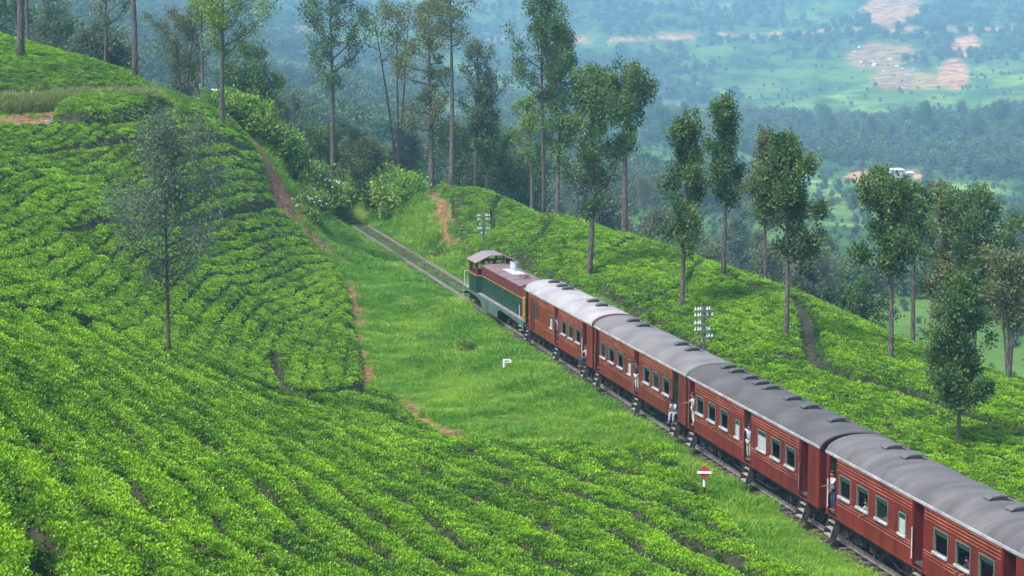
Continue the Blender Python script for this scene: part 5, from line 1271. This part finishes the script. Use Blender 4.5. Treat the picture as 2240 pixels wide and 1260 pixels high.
P_(cB, .515, -1.20, DZ, -.2, 'person in white standing just behind the leaning one in the same doorway', 'white', 'khaki', arms=['down','up'])
P_(cB, .606, -1.0, 1.42, -.3, 'passenger stretching a bare arm out of a window right of the middle door', 'white', 'navy', pose='sit', arms=['out','sill'], lean=.35)
P_(cB, .720, -.98, 1.42, .2, 'passenger in yellow at a window of the second carriage', 'yellow', 'navy', pose='sit', arms=['sill','sill'], lean=.2)
P_(cB, .820, -.90, 1.42, 0, 'passenger in dark green shade at the last window of the second carriage', 'red', 'black', pose='sit', lean=.1)
P_(cB, .898, -1.30, DZ, .55, 'person in white shirt bending outwards from the rear doorstep of the second carriage', 'white', 'pale', pose='step', arms=['down','out'], lean=.75)
P_(cC, .040, -1.35, DZ, -.2, 'person in white waving cloth at the front doorway of the third carriage', 'white', 'green', arms=['out','down'], lean=.1)
P_(cC, .108, -.92, 1.42, 0, 'passenger in grey at the first window of the third carriage', 'grey', 'navy', pose='sit', lean=.15)
P_(cC, .228, -1.05, 1.44, .2, 'passenger in pink leaning on the second window sill of the third carriage', 'pink', 'navy', pose='sit', arms=['sill','out'], lean=.3)
P_(cC, .322, -.92, 1.42, 0, 'passenger in blue shirt at the third window of the third carriage', 'blue', 'navy', pose='sit', arms=['sill','down'], lean=.15)
P_(cC, .512, -1.38, DZ, .25, 'person in white shirt and khaki trousers standing in the middle doorway of the third carriage', 'pale', 'khaki', arms=['up','down'])
P_(cC, .725, -.92, 1.42, 0, 'passenger in navy at the window right of the green blind window', 'navy', 'navy', pose='sit', arms=['sill','down'], lean=.2)
P_(cD, .035, -1.36, DZ, 0, 'person with white sleeve at the front doorway of the last visible carriage', 'white', 'navy', arms=['down','out'], lean=.08)
P_(cD, .130, -1.0, 1.42, 0, 'passenger resting a hand on the first window sill of the last visible carriage', 'black', 'navy', pose='sit', arms=['sill','sill'], lean=.12)
P_(cD, .207, -1.02, 1.44, .2, 'passenger in khaki leaning on crossed arms at the second window of the last visible carriage', 'khaki', 'navy', pose='sit', arms=['sill','out'], lean=.42)
P_(cD, .222, -.95, 1.42, -.3, 'passenger in pink beside the one leaning on crossed arms', 'pink', 'navy', pose='sit', arms=['down','sill'], lean=.25)
P_(cD, .314, -1.04, 1.44, .3, 'passenger in bright white shirt at the third window of the last visible carriage', 'white', 'navy', pose='sit', arms=['sill','sill'], lean=.3)
P_(cD, .615, -.92, 1.42, 0, 'passenger in pink seen dimly behind the middle windows of the last visible carriage', 'pink', 'navy', pose='sit', lean=.12)
P_(cD, .702, -1.02, 1.42, .2, 'passenger in black with both arms hanging out of a window near the right edge', 'black', 'navy', pose='sit', arms=['out','out'], lean=.3)
P_(cD, .815, -.98, 1.42, 0, 'passenger in yellow at the window cut by the bottom right corner', 'yellow', 'navy', pose='sit', arms=['sill','down'], lean=.25)
